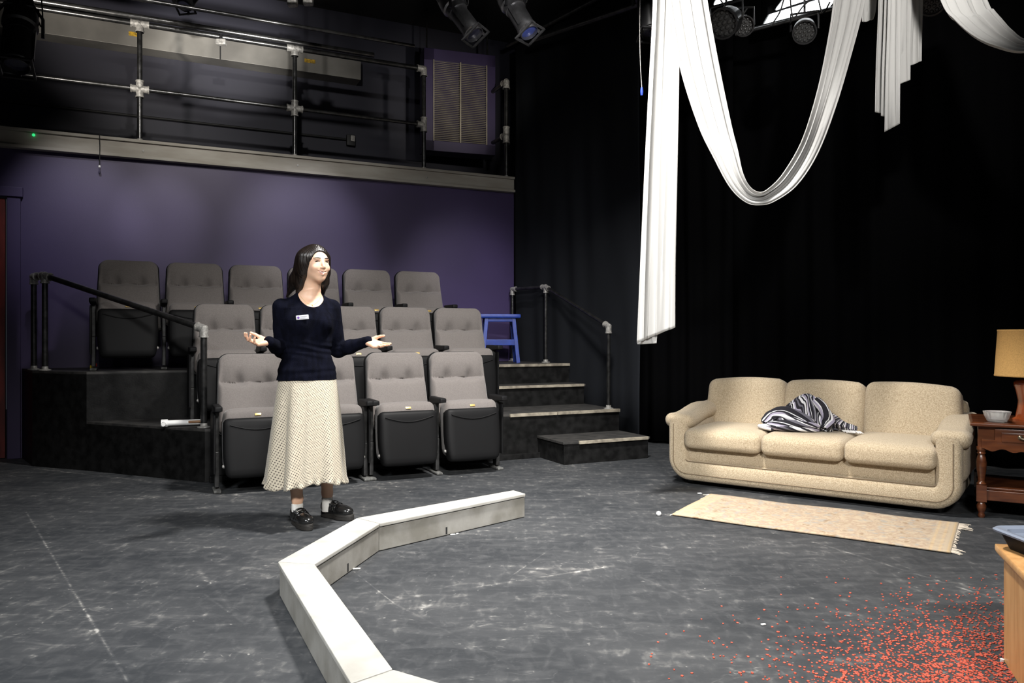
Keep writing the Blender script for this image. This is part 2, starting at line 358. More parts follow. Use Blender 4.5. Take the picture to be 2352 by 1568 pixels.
# ---------------------------------------------------------------- seating platforms and steps
H2, H3 = 0.42, 0.845
def plat(name, poly, h, label, nose):
    t = thing(name, label, 'platform', (0, 0, 0), TH)
    mesh_obj('riser_body', MB().prism(poly, 0, h - 0.022), M_riser, parent=t, bevel=0.003)
    n = len(poly); cx = sum(p[0] for p in poly) / n; cy = sum(p[1] for p in poly) / n
    top = [(p[0], p[1]) for p in poly]
    mesh_obj('deck', MB().prism(top, h - 0.022, h), M_tread, parent=t, bevel=0.003)
    for (s0, s1, tt) in nose:
        mesh_obj('nosing_strip', MB().box(((s0 + s1) / 2, tt - 0.006, h - 0.012), (s1 - s0, 0.030, 0.030)), M_nose, parent=t, bevel=0.003)
    return t
plat('seating_platform', [(.40, 6.45), (4.27, 6.45), (4.27, 7.455), (-.48, 7.455)], H2, 'lower black seating platform under the middle row', [(3.05, 3.55, 6.45), (3.56, 4.27, 6.45)])
plat('seating_platform', [(-.48, 7.46), (4.27, 7.46), (4.10, 8.495), (-1.08, 8.495), (-.93, 7.92), (-.74, 7.72)], H3, 'upper black seating platform under the back row against the purple wall', [(3.1, 4.27, 7.46)])
def step(lbl, s0, s1, t0, t1, z0, z1, nz):
    t = thing('stair_step', lbl, 'step', aud(s0, t0, z0), TH)
    W, D, Hh = s1 - s0, t1 - t0, z1 - z0
    mesh_obj('box', MB().prism([(0, 0.012), (W - .012, 0.012), (W - .012, D), (0, D)], 0, Hh - .022), M_riser, parent=t, bevel=0.003)
    mesh_obj('tread', MB().prism([(-.015, 0), (W, 0), (W, D), (-.015, D)], Hh - .022, Hh), M_tread, parent=t, bevel=0.003)
    mesh_obj('nosing_strip', MB().box((W / 2 + nz, -0.004, Hh - .011), (W - .05 - nz * 2, 0.026, 0.028)), M_nose, parent=t, bevel=0.003)
step('bottom black step box standing on the floor', 3.35, 4.27, 5.93, 6.443, 0, .205, .06)
step('black step box on the lower platform leading to the upper one', 3.05, 4.27, 7.10, 7.452, H2, .635, .0)
kb = MB(); kb.prism([(.43, 6.40), (3.35, 6.40), (3.35, 6.445), (.43, 6.445)], 0, .05)
tag(mesh_obj('kick_rail', kb, M_riser, rot=(0, 0, TH), bevel=.004), 'low black kick rail along the foot of the lower platform', 'rail')

# ---------------------------------------------------------------- pipe railings
def fitting(parent, p, dirs, r=0.034, l=0.07):
    mb = MB(); p = Vector(p)
    for d in dirs:
        d = Vector(d).normalized(); mb.tube([p - d * 0.012, p + d * l], r, 14)
        mb.tube([p + d * (l - .014), p + d * l], r * 1.13, 14)
    mb.lathe([(0.0001, -r), (r * .7, -r * .7), (r, 0), (r * .7, r * .7), (0.0001, r)], 14, Matrix.Translation(p))
    return mesh_obj('pipe_fitting', mb, M_galv, parent=parent, smooth=45)
def flange(parent, p):
    return mesh_obj('base_flange', MB().lathe([(0.05, 0), (0.05, 0.007), (0.028, 0.012), (0.026, 0.035), (0.0, 0.035)], 18, Matrix.Translation(p)), M_galv, parent=parent, smooth=45)
def pipe(parent, a, b, r=0.025, name='rail_pipe'):
    return mesh_obj(name, MB().tube([a, b], r, 14), M_pipe, parent=parent, smooth=45)
RL = thing('balcony_railing', 'long steel pipe railing along the balcony edge, with two rails', 'railing', aud(0, WT + .03, 3.10), TH)
ps = [-4.5, -3.08, -1.58, -0.08, 1.44, 2.92]; zt, zm = 1.19, 0.535
ax = Vector((1, 0, 0)); up = Vector((0, 0, 1))
for i, s_ in enumerate(ps):
    pipe(RL, (s_, 0, 0), (s_, 0, zt), name='post'); flange(RL, (s_, 0, 0))
    if i < len(ps) - 1:
        pipe(RL, (s_, 0, zt), (ps[i + 1], 0, zt), 0.028); pipe(RL, (s_, 0, zm), (ps[i + 1], 0, zm), .020)
    last = i == len(ps) - 1
    fitting(RL, (s_, 0, zt), [-up, -ax] + ([] if last else [ax]), .038, .085)
    fitting(RL, (s_, 0, zm), [-up, up, -ax] + ([] if last else [ax]), .036, .085)
R2 = thing('balcony_railing', 'short end post of pipe railing right of the louvred box', 'railing', aud(3.99, WT + .03, 3.10), TH)
pipe(R2, (0, 0, 0), (0, 0, zt), name='post'); flange(R2, (0, 0, 0))
by = Vector((0, 1, 0))
pipe(R2, (0, 0, zt), (0, 1.1, zt)); pipe(R2, (0, 0, zm), (0, 1.1, zm))
fitting(R2, (0, 0, zt), [-up, by], .040, .085); fitting(R2, (0, 0, zm), [-up, up, by], .040, .1)

# left stair handrail
LH = thing('stair_handrail', 'left dark pipe handrail sloping down past the seat rows', 'handrail')
A0 = Vector((-4.36, 7.22, H3)); A1 = Vector((-4.19, 6.93, H3)); A2 = Vector((-2.36, 6.02, H2)); 
A0 = aud(-.95, 8.2, H3); A1 = aud(-.84, 7.98, H3); A2 = aud(.40, 6.58, H2)
T0, T1, T2 = A0 + up * .85, A1 + up * .85, A2 + up * .79
for a, b in ((A0, T0), (A1, T1), (A2, T2)): pipe(LH, a, b, name='post'); flange(LH, a)
pipe(LH, T0, T1); pipe(LH, T1, T2)
fitting(LH, T0, [-up, T1 - T0]); fitting(LH, T1, [-up, T0 - T1, T2 - T1]); fitting(LH, T2, [-up, T1 - T2])
# right stair handrail
RH = thing('stair_handrail', 'right steel pipe handrail beside the black steps', 'handrail')
B0, B1, B2 = aud(4.02, 8.42, H3), aud(4.17, 7.83, H3), aud(4.19, 6.52, H2)
U0, U1, U2 = B0 + up * .88, B1 + up * .88, B2 + up * .83
for a, b in ((B0, U0), (B1, U1), (B2, U2)): pipe(RH, a, b, .019, name='post'); flange(RH, a)
pipe(RH, U0, U1, .019); pipe(RH, U1, U2, .019)
fitting(RH, U0, [-up, U1 - U0], .027); fitting(RH, U1, [-up, U0 - U1, U2 - U1], .027); fitting(RH, U2, [-up, U1 - U2], .03)

# ---------------------------------------------------------------- theatre seats
def seat_outline(w0, w1, h, r, n=8):
    """closed outline in x,z from z=0 to h: width w0 at the foot, w1 at the top, rounded top corners"""
    pts = []
    for (sx, a0) in ((1, 0), (-1, PI / 2)):
        cx = sx * (w1 / 2 - r); cz = h - r
        for k in range(n + 1):
            a = a0 + PI / 2 * k / n; pts.append((cx + r * math.cos(a), cz + r * math.sin(a)))
    for k in range(1, 9): t = k / 9; pts.append((-(w1 / 2 * (1 - t) + w0 / 2 * t), (h - r) * (1 - t) + 0.03 * t))
    for k in range(1, 5): t = k / 5; pts.append((-w0 / 2 + .02 + (w0 - .04) * t, 0) if False else (-w0 / 2 * (1 - 2 * t), 0.0))
    for k in range(0, 9): t = k / 9; pts.append(((w0 / 2 * (1 - t) + w1 / 2 * t), 0.03 * (1 - t) + (h - r) * t))
    # densify the top run
    out = []
    for i, p in enumerate(pts):
        q = pts[(i + 1) % len(pts)]; out.append(p); d = math.hypot(q[0] - p[0], q[1] - p[1]); m = int(d / 0.012)
        for j in range(1, m + 1): out.append((p[0] + (q[0] - p[0]) * j / (m + 1), p[1] + (q[1] - p[1]) * j / (m + 1)))
    return out
M_foot = mat('dusty_steel_foot', (.10, .10, .095), .8, var=.4, vscale=40)
BZ0, BH = 0.33, 0.70           # seat back foot height and length
REC = math.radians(-13)        # recline
BM = Matrix.Translation((0, 0.20, BZ0)) @ Matrix.Rotation(REC, 4, 'X')
oc = seat_outline(.535, .490, BH - .022, .075)
oshell = seat_outline(.552, .512, BH, .085)
def tuft(p, q):
    zs = 0.452; dz = p.z - zs; y = 0.0
    k = max(0.0, min(1.0, (1 - q) / 0.10))
    y += 0.044 * (math.exp(-dz / 0.080) if dz >= 0 else math.exp(dz / 0.018)) - (.020 * (1 - math.exp(dz / .09)) if dz < 0 else 0)
    for tx in (-.105, .105):
        rx = (p.x - tx) / (.034 if dz > 0 else .050); rz = dz / (0.060 if dz > 0 else 0.026)
        y += 0.034 * math.exp(-(rx * rx + rz * rz))
    if dz < 0: y += 0.006 * math.sin(p.x * 30) * math.exp(dz / 0.06)
    return Vector((p.x, p.y + y * k, p.z))
prof_c = [((0.0,), 0.0), ((0.0,), -0.045), ((0.004,), -0.060), ((0.012,), -0.070), ((.022,), -.076)] + [(0.89 - 0.84 * i / 37, -0.078 - 0.012 * math.sin(PI / 2 * min(1, i / 12))) for i in range(38)]
prof_s = [(0.86, 0.050), (0.93, 0.046), ((0.006,), 0.036), ((0.0,), 0.022), ((0.0,), -0.012), ((0.004,), -0.019), ((0.011,), -0.019), ((0.014,), 0.0)]
def make_seat(left_end=False, right_end=False):
    t = thing('theatre_seat', '', 'seat')
    mesh_obj('backrest_shell', MB().pad(oshell, prof_s, M=BM), M_plast, parent=t, smooth=40)
    mesh_obj('backrest_cushion', MB().pad(oc, prof_c, fn=tuft, M=BM @ Matrix.Translation((0, 0, 0.012))), M_seatf, parent=t, smooth=60)
    # folded seat: black pan with the grey cushion behind it
    FM = Matrix.Translation((0, -0.095, 0.125)) @ Matrix.Rotation(math.radians(-7), 4, 'X')
    def tap(p):
        f = 1 - 0.10 * max(0, -p.z / .235) ** 2
        return Vector((p.x * f, p.y + 0.03 * (1 - (p.x / .235) ** 2) * max(0, min(1, 0)), p.z))
    mesh_obj('seat_pan', MB().rbox((0, 0.010, 0.208), (.478, .125, .432), .036, 12, puff=.006, M=FM, fn=tap), M_plast, parent=t, smooth=50)
    mb = MB(); mb.rbox((0, 0.065, 0.264), (.470, .185, .46), .055, 12, puff=.008, M=FM)
    cu = mesh_obj('seat_cushion', mb, M_seatf, parent=t, smooth=50)
    lip = MB(); P = []
    for i in range(13):
        x = -.2 + .4 * i / 12; P.append((x, -.056 - .004 * math.cos(x * 7), .375 - .040 * math.cos(x / .2 * PI / 2)))
    lip.tube(P, .005, 8, M=FM)
    mesh_obj('pan_rib', lip, M_plast, parent=t, smooth=60)
    mesh_obj('number_plate', MB().rbox((0, 0, 0), (.044, .004, .020), .002, 4, M=FM @ Matrix.Translation((0, -.031, .447)) @ Matrix.Rotation(math.radians(-22), 4, 'X')), M_brass, parent=t, smooth=40)
    for sx in (-1, 1):
        mesh_obj('hinge_knob', MB().lathe([(0, .018), (.010, .016), (.014, .008), (.014, 0)], 14, Matrix.Translation((sx * .232, -.06, .20)) @ Matrix.Rotation(PI / 2 * sx, 4, 'Y')), M_galv, parent=t, smooth=40)
    for sx in ([-1] + ([1] if right_end else [])):
        x = sx * 0.277
        ar = MB(); ar.rbox((0, 0, 0), (.056, .285, .062), .012, 8, fn=lambda p: Vector((p.x, p.y, p.z if p.z > 0 else p.z * (1.0 - .85 * max(0, min(1, (-p.y + .06) / .21))))))
        mesh_obj('armrest', MB().add(ar.v, ar.f, Matrix.Translation((x, .022, .612))), M_plast, parent=t, smooth=45)
        st = MB()
        st.prism([(.0, .0)] * 0 or [(x - .016, .03), (x + .016, .03), (x + .016, .24), (x - .016, .24)], .30, .60)
        st.prism([(x - .016, .02), (x + .016, .02), (x + .016, .10), (x - .016, .10)], .035, .30)
        mesh_obj('standard', st, M_seatm, parent=t, bevel=.006)
        mesh_obj('mounting_foot', MB().rbox((x, .06, .012), (.055, .20, .024), .010, 6), M_foot, parent=t, smooth=40)
        if (sx == -1 and left_end) or (sx == 1 and right_end):
            mesh_obj('end_panel', MB().rbox((x + sx * .020, .12, .36), (.018, .30, .44), .008, 6), M_plast, parent=t, smooth=40)
    return t
protoL, protoM, protoR = make_seat(True, False), make_seat(False, False), make_seat(False, True)
protoR2 = make_seat(False, True)
ordn = ['first', 'second', 'third', 'fourth', 'fifth', 'sixth']
rows = [  # s of the left edge of each seat, t, z
    ([.452, 1.01, 1.612, 2.172], 5.98, 0.0, 'front row'), ([.325, .875, 1.425, 1.975, 2.525], 6.84, H2, 'middle row'),
    ([-.445, .125, .69, 1.255, 1.82, 2.385], 7.68, H3, 'back row')]
note = {(0, 0): 'grey tip-up seat at the left end of the front row, beside the low handrail post', (0, 1): 'grey tip-up seat in the front row directly behind the woman',
        (0, 2): 'grey tip-up front row seat just right of the woman, pale scuff under it', (0, 3): 'grey tip-up seat at the right end of the front row by the bottom step',
        (1, 0): 'grey tip-up seat at the left end of the middle row, under the handrail end', (1, 1): 'grey tip-up middle row seat behind the hand at her side, second from left',
        (1, 2): 'grey tip-up middle row seat mostly hidden behind the woman', (1, 3): 'grey tip-up middle row seat behind her outstretched hand, second from right',
        (1, 4): 'grey tip-up seat at the right end of the middle row beside the blue stool', (2, 0): 'grey tip-up seat at the far left of the back row, black underside showing',
        (2, 1): 'grey tip-up back row seat, second from the left', (2, 2): 'grey tip-up back row seat, third from the left, left of the woman',
        (2, 3): 'grey tip-up back row seat partly behind the woman\'s head', (2, 4): 'grey tip-up back row seat, second from the right', (2, 5): 'grey tip-up seat at the far right of the back row'}
used = set()
for r, (ss, tt, zz, rn) in enumerate(rows):
    for i, s_ in enumerate(ss):
        kind = 'L' if i == 0 else ('R' if i == len(ss) - 1 or (r == 0 and i == 1) else 'M')
        pr = {'L': protoL, 'M': protoM, 'R': protoR}[kind]
        o = pr if kind not in used else copy_tree(pr); used.add(kind)
        o.location = aud(s_ + .28, tt, zz); o.rotation_euler = (0, 0, TH)
        o['label'] = note[(r, i)]; o['group'] = 'grey tip-up seats in the ' + rn
for o in list(protoR2.children): bpy.data.objects.remove(o, do_unlink=True)
bpy.data.objects.remove(protoR2, do_unlink=True)

# ---------------------------------------------------------------- blue stool
SP = aud(3.66, 8.02, H3)
st = thing('step_stool', 'bright blue painted wooden stool on the upper platform', 'stool', SP, math.radians(8))
mesh_obj('seat', MB().rbox((0, 0, .535), (.47, .28, .046), .012, 8), M_blue, parent=st, smooth=40)
for sx in (-1, 1):
    for sy in (-1, 1):
        mesh_obj('leg', MB().tube([(sx * .205, sy * .12, 0), (sx * .155, sy * .09, .52)], .030, 4), M_blue, parent=st, bevel=.003)
for sx in (-1, 1): mesh_obj('stretcher', MB().box((sx * .186, 0, .20), (.022, .21, .04)), M_blue, parent=st, bevel=.003)
for sy in (-1, 1): mesh_obj('stretcher', MB().box((0, sy * .105, .235), (.34, .022, .065)), M_blue, parent=st, bevel=.003)
for sy in (-1, 1): mesh_obj('apron', MB().box((0, sy * .098, .495), (.30, .02, .045)), M_blue, parent=st, bevel=.003)

# ---------------------------------------------------------------- louvred box above the balcony
vb = thing('ventilation_box', 'purple box with a beige louvred grille hanging above the balcony', 'vent', aud(3.565, 9.0, 3.475), math.radians(18))
cw, chh, cd = .93, 1.28, .24
mb = MB(); mb.box((0, cd / 2 + .03, chh / 2), (cw, cd, chh))
mesh_obj('cabinet', mb, M_wall, parent=vb, bevel=.006)
fm = MB()
fm.box((0, 0.015, .065), (cw, .04, .13)); fm.box((0, 0.015, chh - .075), (cw, .04, .15))
for sx in (-1, 1): fm.box((sx * (cw / 2 - .065), 0.015, chh / 2), (.13, .04, chh))
mesh_obj('front_frame', fm, M_wall, parent=vb, bevel=.004)
M_louv = mat('beige_louvre', (0.36, 0.32, 0.25), 0.55, metal=0.2, var=0.15, vscale=10)
sl = MB()
for k in range(44):
    z = .135 + k * (.985 / 43); sl.box((0, 0, 0), (.69, .022, .004), Matrix.Translation((0, -.0, z + .005)) @ Matrix.Rotation(math.radians(35), 4, 'X'))
mesh_obj('louvre_blades', sl, M_louv, parent=vb)
mesh_obj('grille_divider', MB().box((0, -.012, .63), (.018, .02, 1.02)).box((.345, -.012, .63), (.014, .02, 1.02)).box((-.345, -.012, .63), (.014, .02, 1.02)), M_louv, parent=vb, bevel=.002)
for sx in (-1, 1): mesh_obj('hanger_rod', MB().tube([(sx * .4, .15, chh), (sx * .4, .15, 5.3 - 3.475)], .012, 8), M_pipe, parent=vb)

# ---------------------------------------------------------------- curtains
def curtain(P0, P1, z0, z1, folds, amp, seed, wob=0.3):
    rnd = random.Random(seed); P0 = Vector(P0); P1 = Vector(P1); d = (P1 - P0); ln = d.length; d.normalize(); nrm = Vector((-d.y, d.x, 0))
    n = int(folds * 12); ph = [rnd.uniform(-1, 1) for _ in range(folds + 2)]
    rows_ = []
    for k in range(9):
        z = z0 + (z1 - z0) * k / 8; row = []
        for i in range(n + 1):
            u = i / n; c = u * folds; j = int(c); a = amp * (1 + .45 * ph[j % len(ph)])
            y = a * math.sin(c * 2 * PI + wob * math.sin(z * 1.3 + c)) * (0.75 + .25 * (1 - k / 8)) + 0.012 * math.sin(c * 5.1 + z * 2)
            row.append(P0 + d * (ln * u) + nrm * y + Vector((0, 0, z)))
        rows_.append(row)
    m = MB().grid(rows_); m.open = True; return m
c = mesh_obj('stage_curtain', curtain(aud(4.12, 8.55), aud(4.50, 6.42), 0.03, 4.75, 7, .007, 3), M_duv, smooth=80, solid=.004)
tag(c, 'dark grey side curtain hanging beside the steps and handrail', 'curtain')
ctr = mesh_obj('curtain_track', MB().tube([aud(4.05, 8.62, 4.78), aud(4.62, 5.6, 4.78)], .025), M_pipe); tag(ctr, 'dark pipe the side curtain hangs from', 'pipe')
c = mesh_obj('stage_curtain', curtain((1.10, 8.86, 0), (5.9, 5.52, 0), 0.03, 4.9, 22, .030, 5), M_velour, smooth=80, solid=.004)
tag(c, 'black backdrop curtain behind the sofa and lamp', 'curtain')
c = mesh_obj('stage_curtain', curtain((1.24, 8.35, 0), (2.25, 7.75, 0), 0.03, 4.9, 6, .03, 9), M_velour, smooth=80, solid=.004)
tag(c, 'narrow black curtain panel behind the long white hanging drape', 'curtain')

# backstage stand glimpsed at the curtain gap
SX = aud(4.60, 6.62)
bs = thing('equipment_stand', 'shiny metal stand showing in the gap at the side curtain edge', 'stand', (SX.x, SX.y, 0))
mesh_obj('pole', MB().tube([(0, 0, .1), (0, 0, 2.05)], .016), M_chrome, parent=bs, smooth=40)
mesh_obj('base', MB().lathe([(.11, 0), (.11, .012), (.03, .03), (.02, .11), (0, .11)], 20), M_black, parent=bs, smooth=40)
mesh_obj('collar', MB().tube([(0, 0, 1.62), (0, 0, 1.68)], .026), M_galv, parent=bs, smooth=40)
mesh_obj('clamp', MB().rbox((0, 0, 2.06), (.05, .05, .07), .01, 4), M_chrome, parent=bs, smooth=40)
mesh_obj('blue_grip', MB().tube([(0, 0, 1.93), (0, 0, 2.02)], .024), M_bluep, parent=bs, smooth=40)
# ---------------------------------------------------------------- sofa
sofa = thing('sofa', 'long oatmeal three-seat sofa in front of the black curtain', 'sofa', (2.035, 5.395, 0), math.radians(-36.3))
def S(name, mb, m=M_sofa, **k): return mesh_obj(name, mb, m, parent=sofa, smooth=60, **k)
b = MB(); b.rbox((0, .44, .21), (1.96, .80, .33), .10, 12); S('base', b)
# outer front band with rounded lower corners, running up into the arm fronts
def u_band(hw, zb, zt, r, th, inner, depth, yc):
    """U-shaped padded band in the x-z plane"""
    def path(off):
        pts = [(-hw + off, zt)]
        rr = max(.01, r - off)
        for k in range(9):
            a = PI + PI / 2 * k / 8; pts.append((-hw + off + rr + rr * math.cos(a), zb + off + rr + rr * math.sin(a)))
        for k in range(1, 12): pts.append((-hw + off + rr + (2 * (hw - off - rr)) * k / 12, zb + off))
        for k in range(9):
            a = -PI / 2 + PI / 2 * k / 8; pts.append((hw - off - rr + rr * math.cos(a), zb + off + rr + rr * math.sin(a)))
        pts.append((hw - off, zt)); return pts
    rows_ = []
    for k in range(17):
        a = 2 * PI * k / 16; off = inner / 2 - inner / 2 * math.cos(a); y = yc - depth / 2 * math.sin(a)
        sgn = 1.0; off = inner / 2 - inner / 2 * math.copysign(abs(math.cos(a)) ** .6, math.cos(a)); y = yc - depth / 2 * math.copysign(abs(math.sin(a)) ** .6, math.sin(a))
        rows_.append([(x, y, z) for x, z in path(off)])
    return MB().grid(rows_)
S('front_border', u_band(1.000, .035, .50, .17, 0, .155, .13, .045))
S('front_border', u_band(.99, .10, .27, .12, 0, .10, .05, -.012)) if False else None
b = MB(); b.rbox((0, .075, .235), (1.75, .10, .135), .035, 12, puff=.006); S('front_rail', b)
b = MB(); b.rbox((0, .045, .135), (1.78, .10, .10), .035, 12, puff=.008); S('lower_rail', b)
M_pip = mat('sofa_groove_shade', (0.20, 0.15, 0.095), 0.9)  # dark tubes stand in for front grooves, their shade put into the colour
def upath(hw, zb, zt, r, y):
    pts = [(-hw, y, zt)]
    for k in range(9):
        a = PI + PI / 2 * k / 8; pts.append((-hw + r + r * math.cos(a), y, zb + r + r * math.sin(a)))
    for k in range(9):
        a = -PI / 2 + PI / 2 * k / 8; pts.append((hw - r + r * math.cos(a), y, zb + r + r * math.sin(a)))
    pts.append((hw, y, zt)); return pts
S('groove_line', MB().tube(upath(.950, .090, .47, .11, -.019), .0040, 8), M_pip)
S('groove_line', MB().tube(upath(.875, .185, .47, .05, -.003), .0045, 8), M_pip)
for sx in (-1, 1):
    b = MB(); b.rbox((0, 0, 0), (.185, .84, .30), .07, 10)
    S('arm', MB().add(b.v, b.f, Matrix.Translation((sx * .925, .46, .345))))
    def armf(p, sx=sx):
        t = (p.y + .43) / .86; w_ = 1 + .12 * math.exp(-((t - .03) / .18) ** 2)
        return Vector((p.x * w_, p.y, p.z + .075 * max(0, t - .12) - .012 * math.sin(t * 9)))
    b = MB(); b.rbox((0, 0, 0), (.205, .86, .120), .058, 14, puff=.006, fn=armf)
    S('arm_pad', MB().add(b.v, b.f, Matrix.Translation((sx * .930, .425, .495))))
for i in range(3):
    xa, xb = ((-.855, -.268), (-.264, .298), (.302, .858))[i]; x = (xa + xb) / 2
    b = MB(); b.rbox((0, 0, 0), (xb - xa, .68, .150), .050, 16, puff=.008, fn=lambda p: Vector((p.x, p.y, p.z - .012 * max(0, -p.y / .33) ** 3)))
    S('seat_cushion', MB().add(b.v, b.f, Matrix.Translation((x, .280, .372))))
    xa, xb = ((-.925, -.292), (-.288, .300), (.304, .925))[i]; x = (xa + xb) / 2
    def bf(p, i=i):
        sh = .02 * (p.z / .23)
        return Vector((p.x, p.y, p.z - (.010 if abs(i - 1) else 0) * (p.x / .3) * (i - 1) - .012 * (p.x / .3) ** 2 * (p.z > 0)))
    b = MB(); b.rbox((0, 0, 0), (xb - xa, .22, .46), .060, 16, puff=.010, fn=bf)
    S('back_cushion', MB().add(b.v, b.f, Matrix.Translation((x, .68, .570)) @ Matrix.Rotation(math.radians(-13), 4, 'X')))
b = MB(); b.rbox((0, .82, .38), (1.92, .12, .62), .05, 10); S('back_frame', b)
for sx in (-1, 1):
    for y in (.12, .78): mesh_obj('foot', MB().lathe([(.02, 0), (.028, .05), (.03, .07)], 12, Matrix.Translation((sx * .86, y, 0))), M_black, parent=sofa)

# ---------------------------------------------------------------- rug
def rug_material():
    m = bpy.data.materials.new('faded_cream_rug'); m.use_nodes = True; nt = m.node_tree; N = nt.nodes; L = nt.links; b = N['Principled BSDF']
    tc = N.new('ShaderNodeTexCoord'); P = tc.outputs['Object']
    def ramp(v, st, const=False):
        r = N.new('ShaderNodeValToRGB'); L.new(v, r.inputs[0])
        while len(r.color_ramp.elements) < len(st): r.color_ramp.elements.new(.5)
        for e, (p, c) in zip(r.color_ramp.elements, st): e.position = p; e.color = (*c, 1)
        if const: r.color_ramp.interpolation = 'CONSTANT'
        return r.outputs[0]
    def mix(f, a, c):
        n = N.new('ShaderNodeMix'); n.data_type = 'RGBA'
        if isinstance(f, float): n.inputs[0].default_value = f
        else: L.new(f, n.inputs[0])
        for s_, q in ((6, a), (7, c)):
            if isinstance(q, tuple): n.inputs[s_].default_value = (*q, 1)
            else: L.new(q, n.inputs[s_])
        return n.outputs[2]
    cream = (0.42, 0.33, 0.225); tan = (0.25, 0.165, 0.095); pk = (0.33, 0.235, 0.16); gr = (0.27, 0.27, 0.25)
    n1 = N.new('ShaderNodeTexNoise'); n1.inputs['Scale'].default_value = 17; n1.inputs['Detail'].default_value = 6; n1.inputs['Distortion'].default_value = .3; L.new(P, n1.inputs['Vector'])
    n2 = N.new('ShaderNodeTexNoise'); n2.inputs['Scale'].default_value = 22; n2.inputs['Detail'].default_value = 4; L.new(P, n2.inputs['Vector'])
    v = N.new('ShaderNodeTexVoronoi'); v.inputs['Scale'].default_value = 11; L.new(P, v.inputs['Vector'])
    c = ramp(n1.outputs['Fac'], [(.40, cream), (.50, pk), (.58, cream), (.68, tan)])
    c = mix(ramp(n2.outputs['Fac'], [(.54, (0, 0, 0)), (.64, (.6, .6, .6))]), c, gr)
    c = mix(ramp(v.outputs['Distance'], [(.0, (.55, .55, .55)), (.22, (0, 0, 0))]), c, tan)
    # woven border bands near the ends
    sp = N.new('ShaderNodeSeparateXYZ'); L.new(P, sp.inputs[0])
    ab = N.new('ShaderNodeMath'); ab.operation = 'ABSOLUTE'; L.new(sp.outputs[0], ab.inputs[0])
    ws = N.new('ShaderNodeMath'); ws.operation = 'SINE'; mu = N.new('ShaderNodeMath'); mu.operation = 'MULTIPLY'; mu.inputs[1].default_value = 150; L.new(ab.outputs[0], mu.inputs[0]); L.new(mu.outputs[0], ws.inputs[0])
    band = mix(ramp(ws.outputs[0], [(.1, (0, 0, 0)), (.8, (1, 1, 1))]), cream, (0.52, .37, .20))
    c = mix(ramp(ab.outputs[0], [(.66, (0, 0, 0)), (.665, (.5, .5, .5)), (.735, (.5, .5, .5)), (.74, (.9, .9, .9))]), c, band)
    L.new(c, b.inputs['Base Color']); b.inputs['Roughness'].default_value = .95; b.inputs['Sheen Weight'].default_value = .1
    bp = N.new('ShaderNodeBump'); bp.inputs['Strength'].default_value = .3; bp.inputs['Distance'].default_value = .004
    n3 = N.new('ShaderNodeTexNoise'); n3.inputs['Scale'].default_value = 260; L.new(P, n3.inputs['Vector']); L.new(n3.outputs['Fac'], bp.inputs['Height']); L.new(bp.outputs[0], b.inputs['Normal'])
    return m
rug = thing('rug', 'faded cream patterned runner rug with fringed ends on the floor before the sofa', 'rug', (1.875, 4.765, 0), math.radians(-33.2))
RW, RD = 1.55, .75
def rugz(x, y): return .009 + .003 * math.sin(x * 9 + y * 4) * math.sin(y * 7)
G = [[(-RW / 2 + RW * i / 60, (-RD / 2 + RD * j / 30) + .006 * math.sin((-RW / 2 + RW * i / 60) * 6), rugz(RW * i / 60, RD * j / 30)) for j in range(31)] for i in range(61)]
g = MB().grid(G); g.open = True
mesh_obj('woven_field', g, rug_material(), parent=rug, solid=.008, smooth=60)
M_fr = mat('cream_fringe', (0.60, 0.52, 0.42), 0.95)
for sx in (-1, 1):
    fr_ = MB()
    for k in range(62):
        y = -RD / 2 + RD * (k + .5) / 62; ln = random.uniform(.045, .085); dy = random.uniform(-.02, .02); x0 = sx * (RW / 2 - .004)
        if sx > 0 and .12 < (k / 62) < .78: ln *= .3
        if sx < 0: ln *= (.6 if k > 57 else .22)
        fr_.tube([(x0, y, .009), (x0 + sx * ln * .5, y + dy * .4, .008), (x0 + sx * ln, y + dy, .004)], .0022, 5)
    o = mesh_obj('fringe', fr_, M_fr, parent=rug); o['kind'] = 'stuff'

# ---------------------------------------------------------------- end table
et = thing('end_table', 'dark red wooden end table with turned legs right of the sofa', 'table', (2.985, 4.845, 0), math.radians(-30))
TW, TD, TZ = .62, .60, .605
def T(name, mb, m=M_wood, **k): return mesh_obj(name, mb, m, parent=et, **k)
b = MB(); b.rbox((TW / 2 - .03, TD / 2 - .03, TZ - .012), (TW + .07, TD + .07, .026), .010, 8); T('table_top', b, smooth=40)
b = MB(); b.box((TW / 2 - .03, TD / 2 - .03, .512), (TW - .02, TD - .02, .145)); T('case', b, bevel=.004)
# scalloped front skirt
sk = []; n = 40
for i in range(n + 1):
    x = .0 + (TW - .06) * i / n; u = i / n; sk.append((x, .445 - .018 * math.sin(u * PI * 5) ** 2 - .022 * math.exp(-((u - .5) / .12) ** 2)))
poly = [(0, .50)] + sk + [(TW - .06, .50)]
mb = MB(); mb.prism(poly, 0, .016, Matrix.Translation((0, -.02, 0)) @ Matrix.Rotation(PI / 2, 4, 'X')); T('skirt', mb)
dw = T('drawer', MB().rbox((TW / 2 - .03, -.026, .52), (TW - .20, .022, .105), .006, 6), smooth=30)
mesh_obj('moulding', MB().rbox((TW / 2 - .03, -.036, .52), (TW - .27, .014, .065), .006, 6), M_wood, parent=dw, smooth=30)
pl = MB(); P = [(TW / 2 - .03 + x, -.052 - .012 * math.cos(x / .075 * PI / 2), .522 - .014 * math.cos(x / .075 * PI / 2) + .004 * math.sin(x * 120)) for x in [(-.075 + .15 * k / 16) for k in range(17)]]
pl.tube(P, [.005 + .003 * abs(math.sin(k * .9)) for k in range(17)], 8)
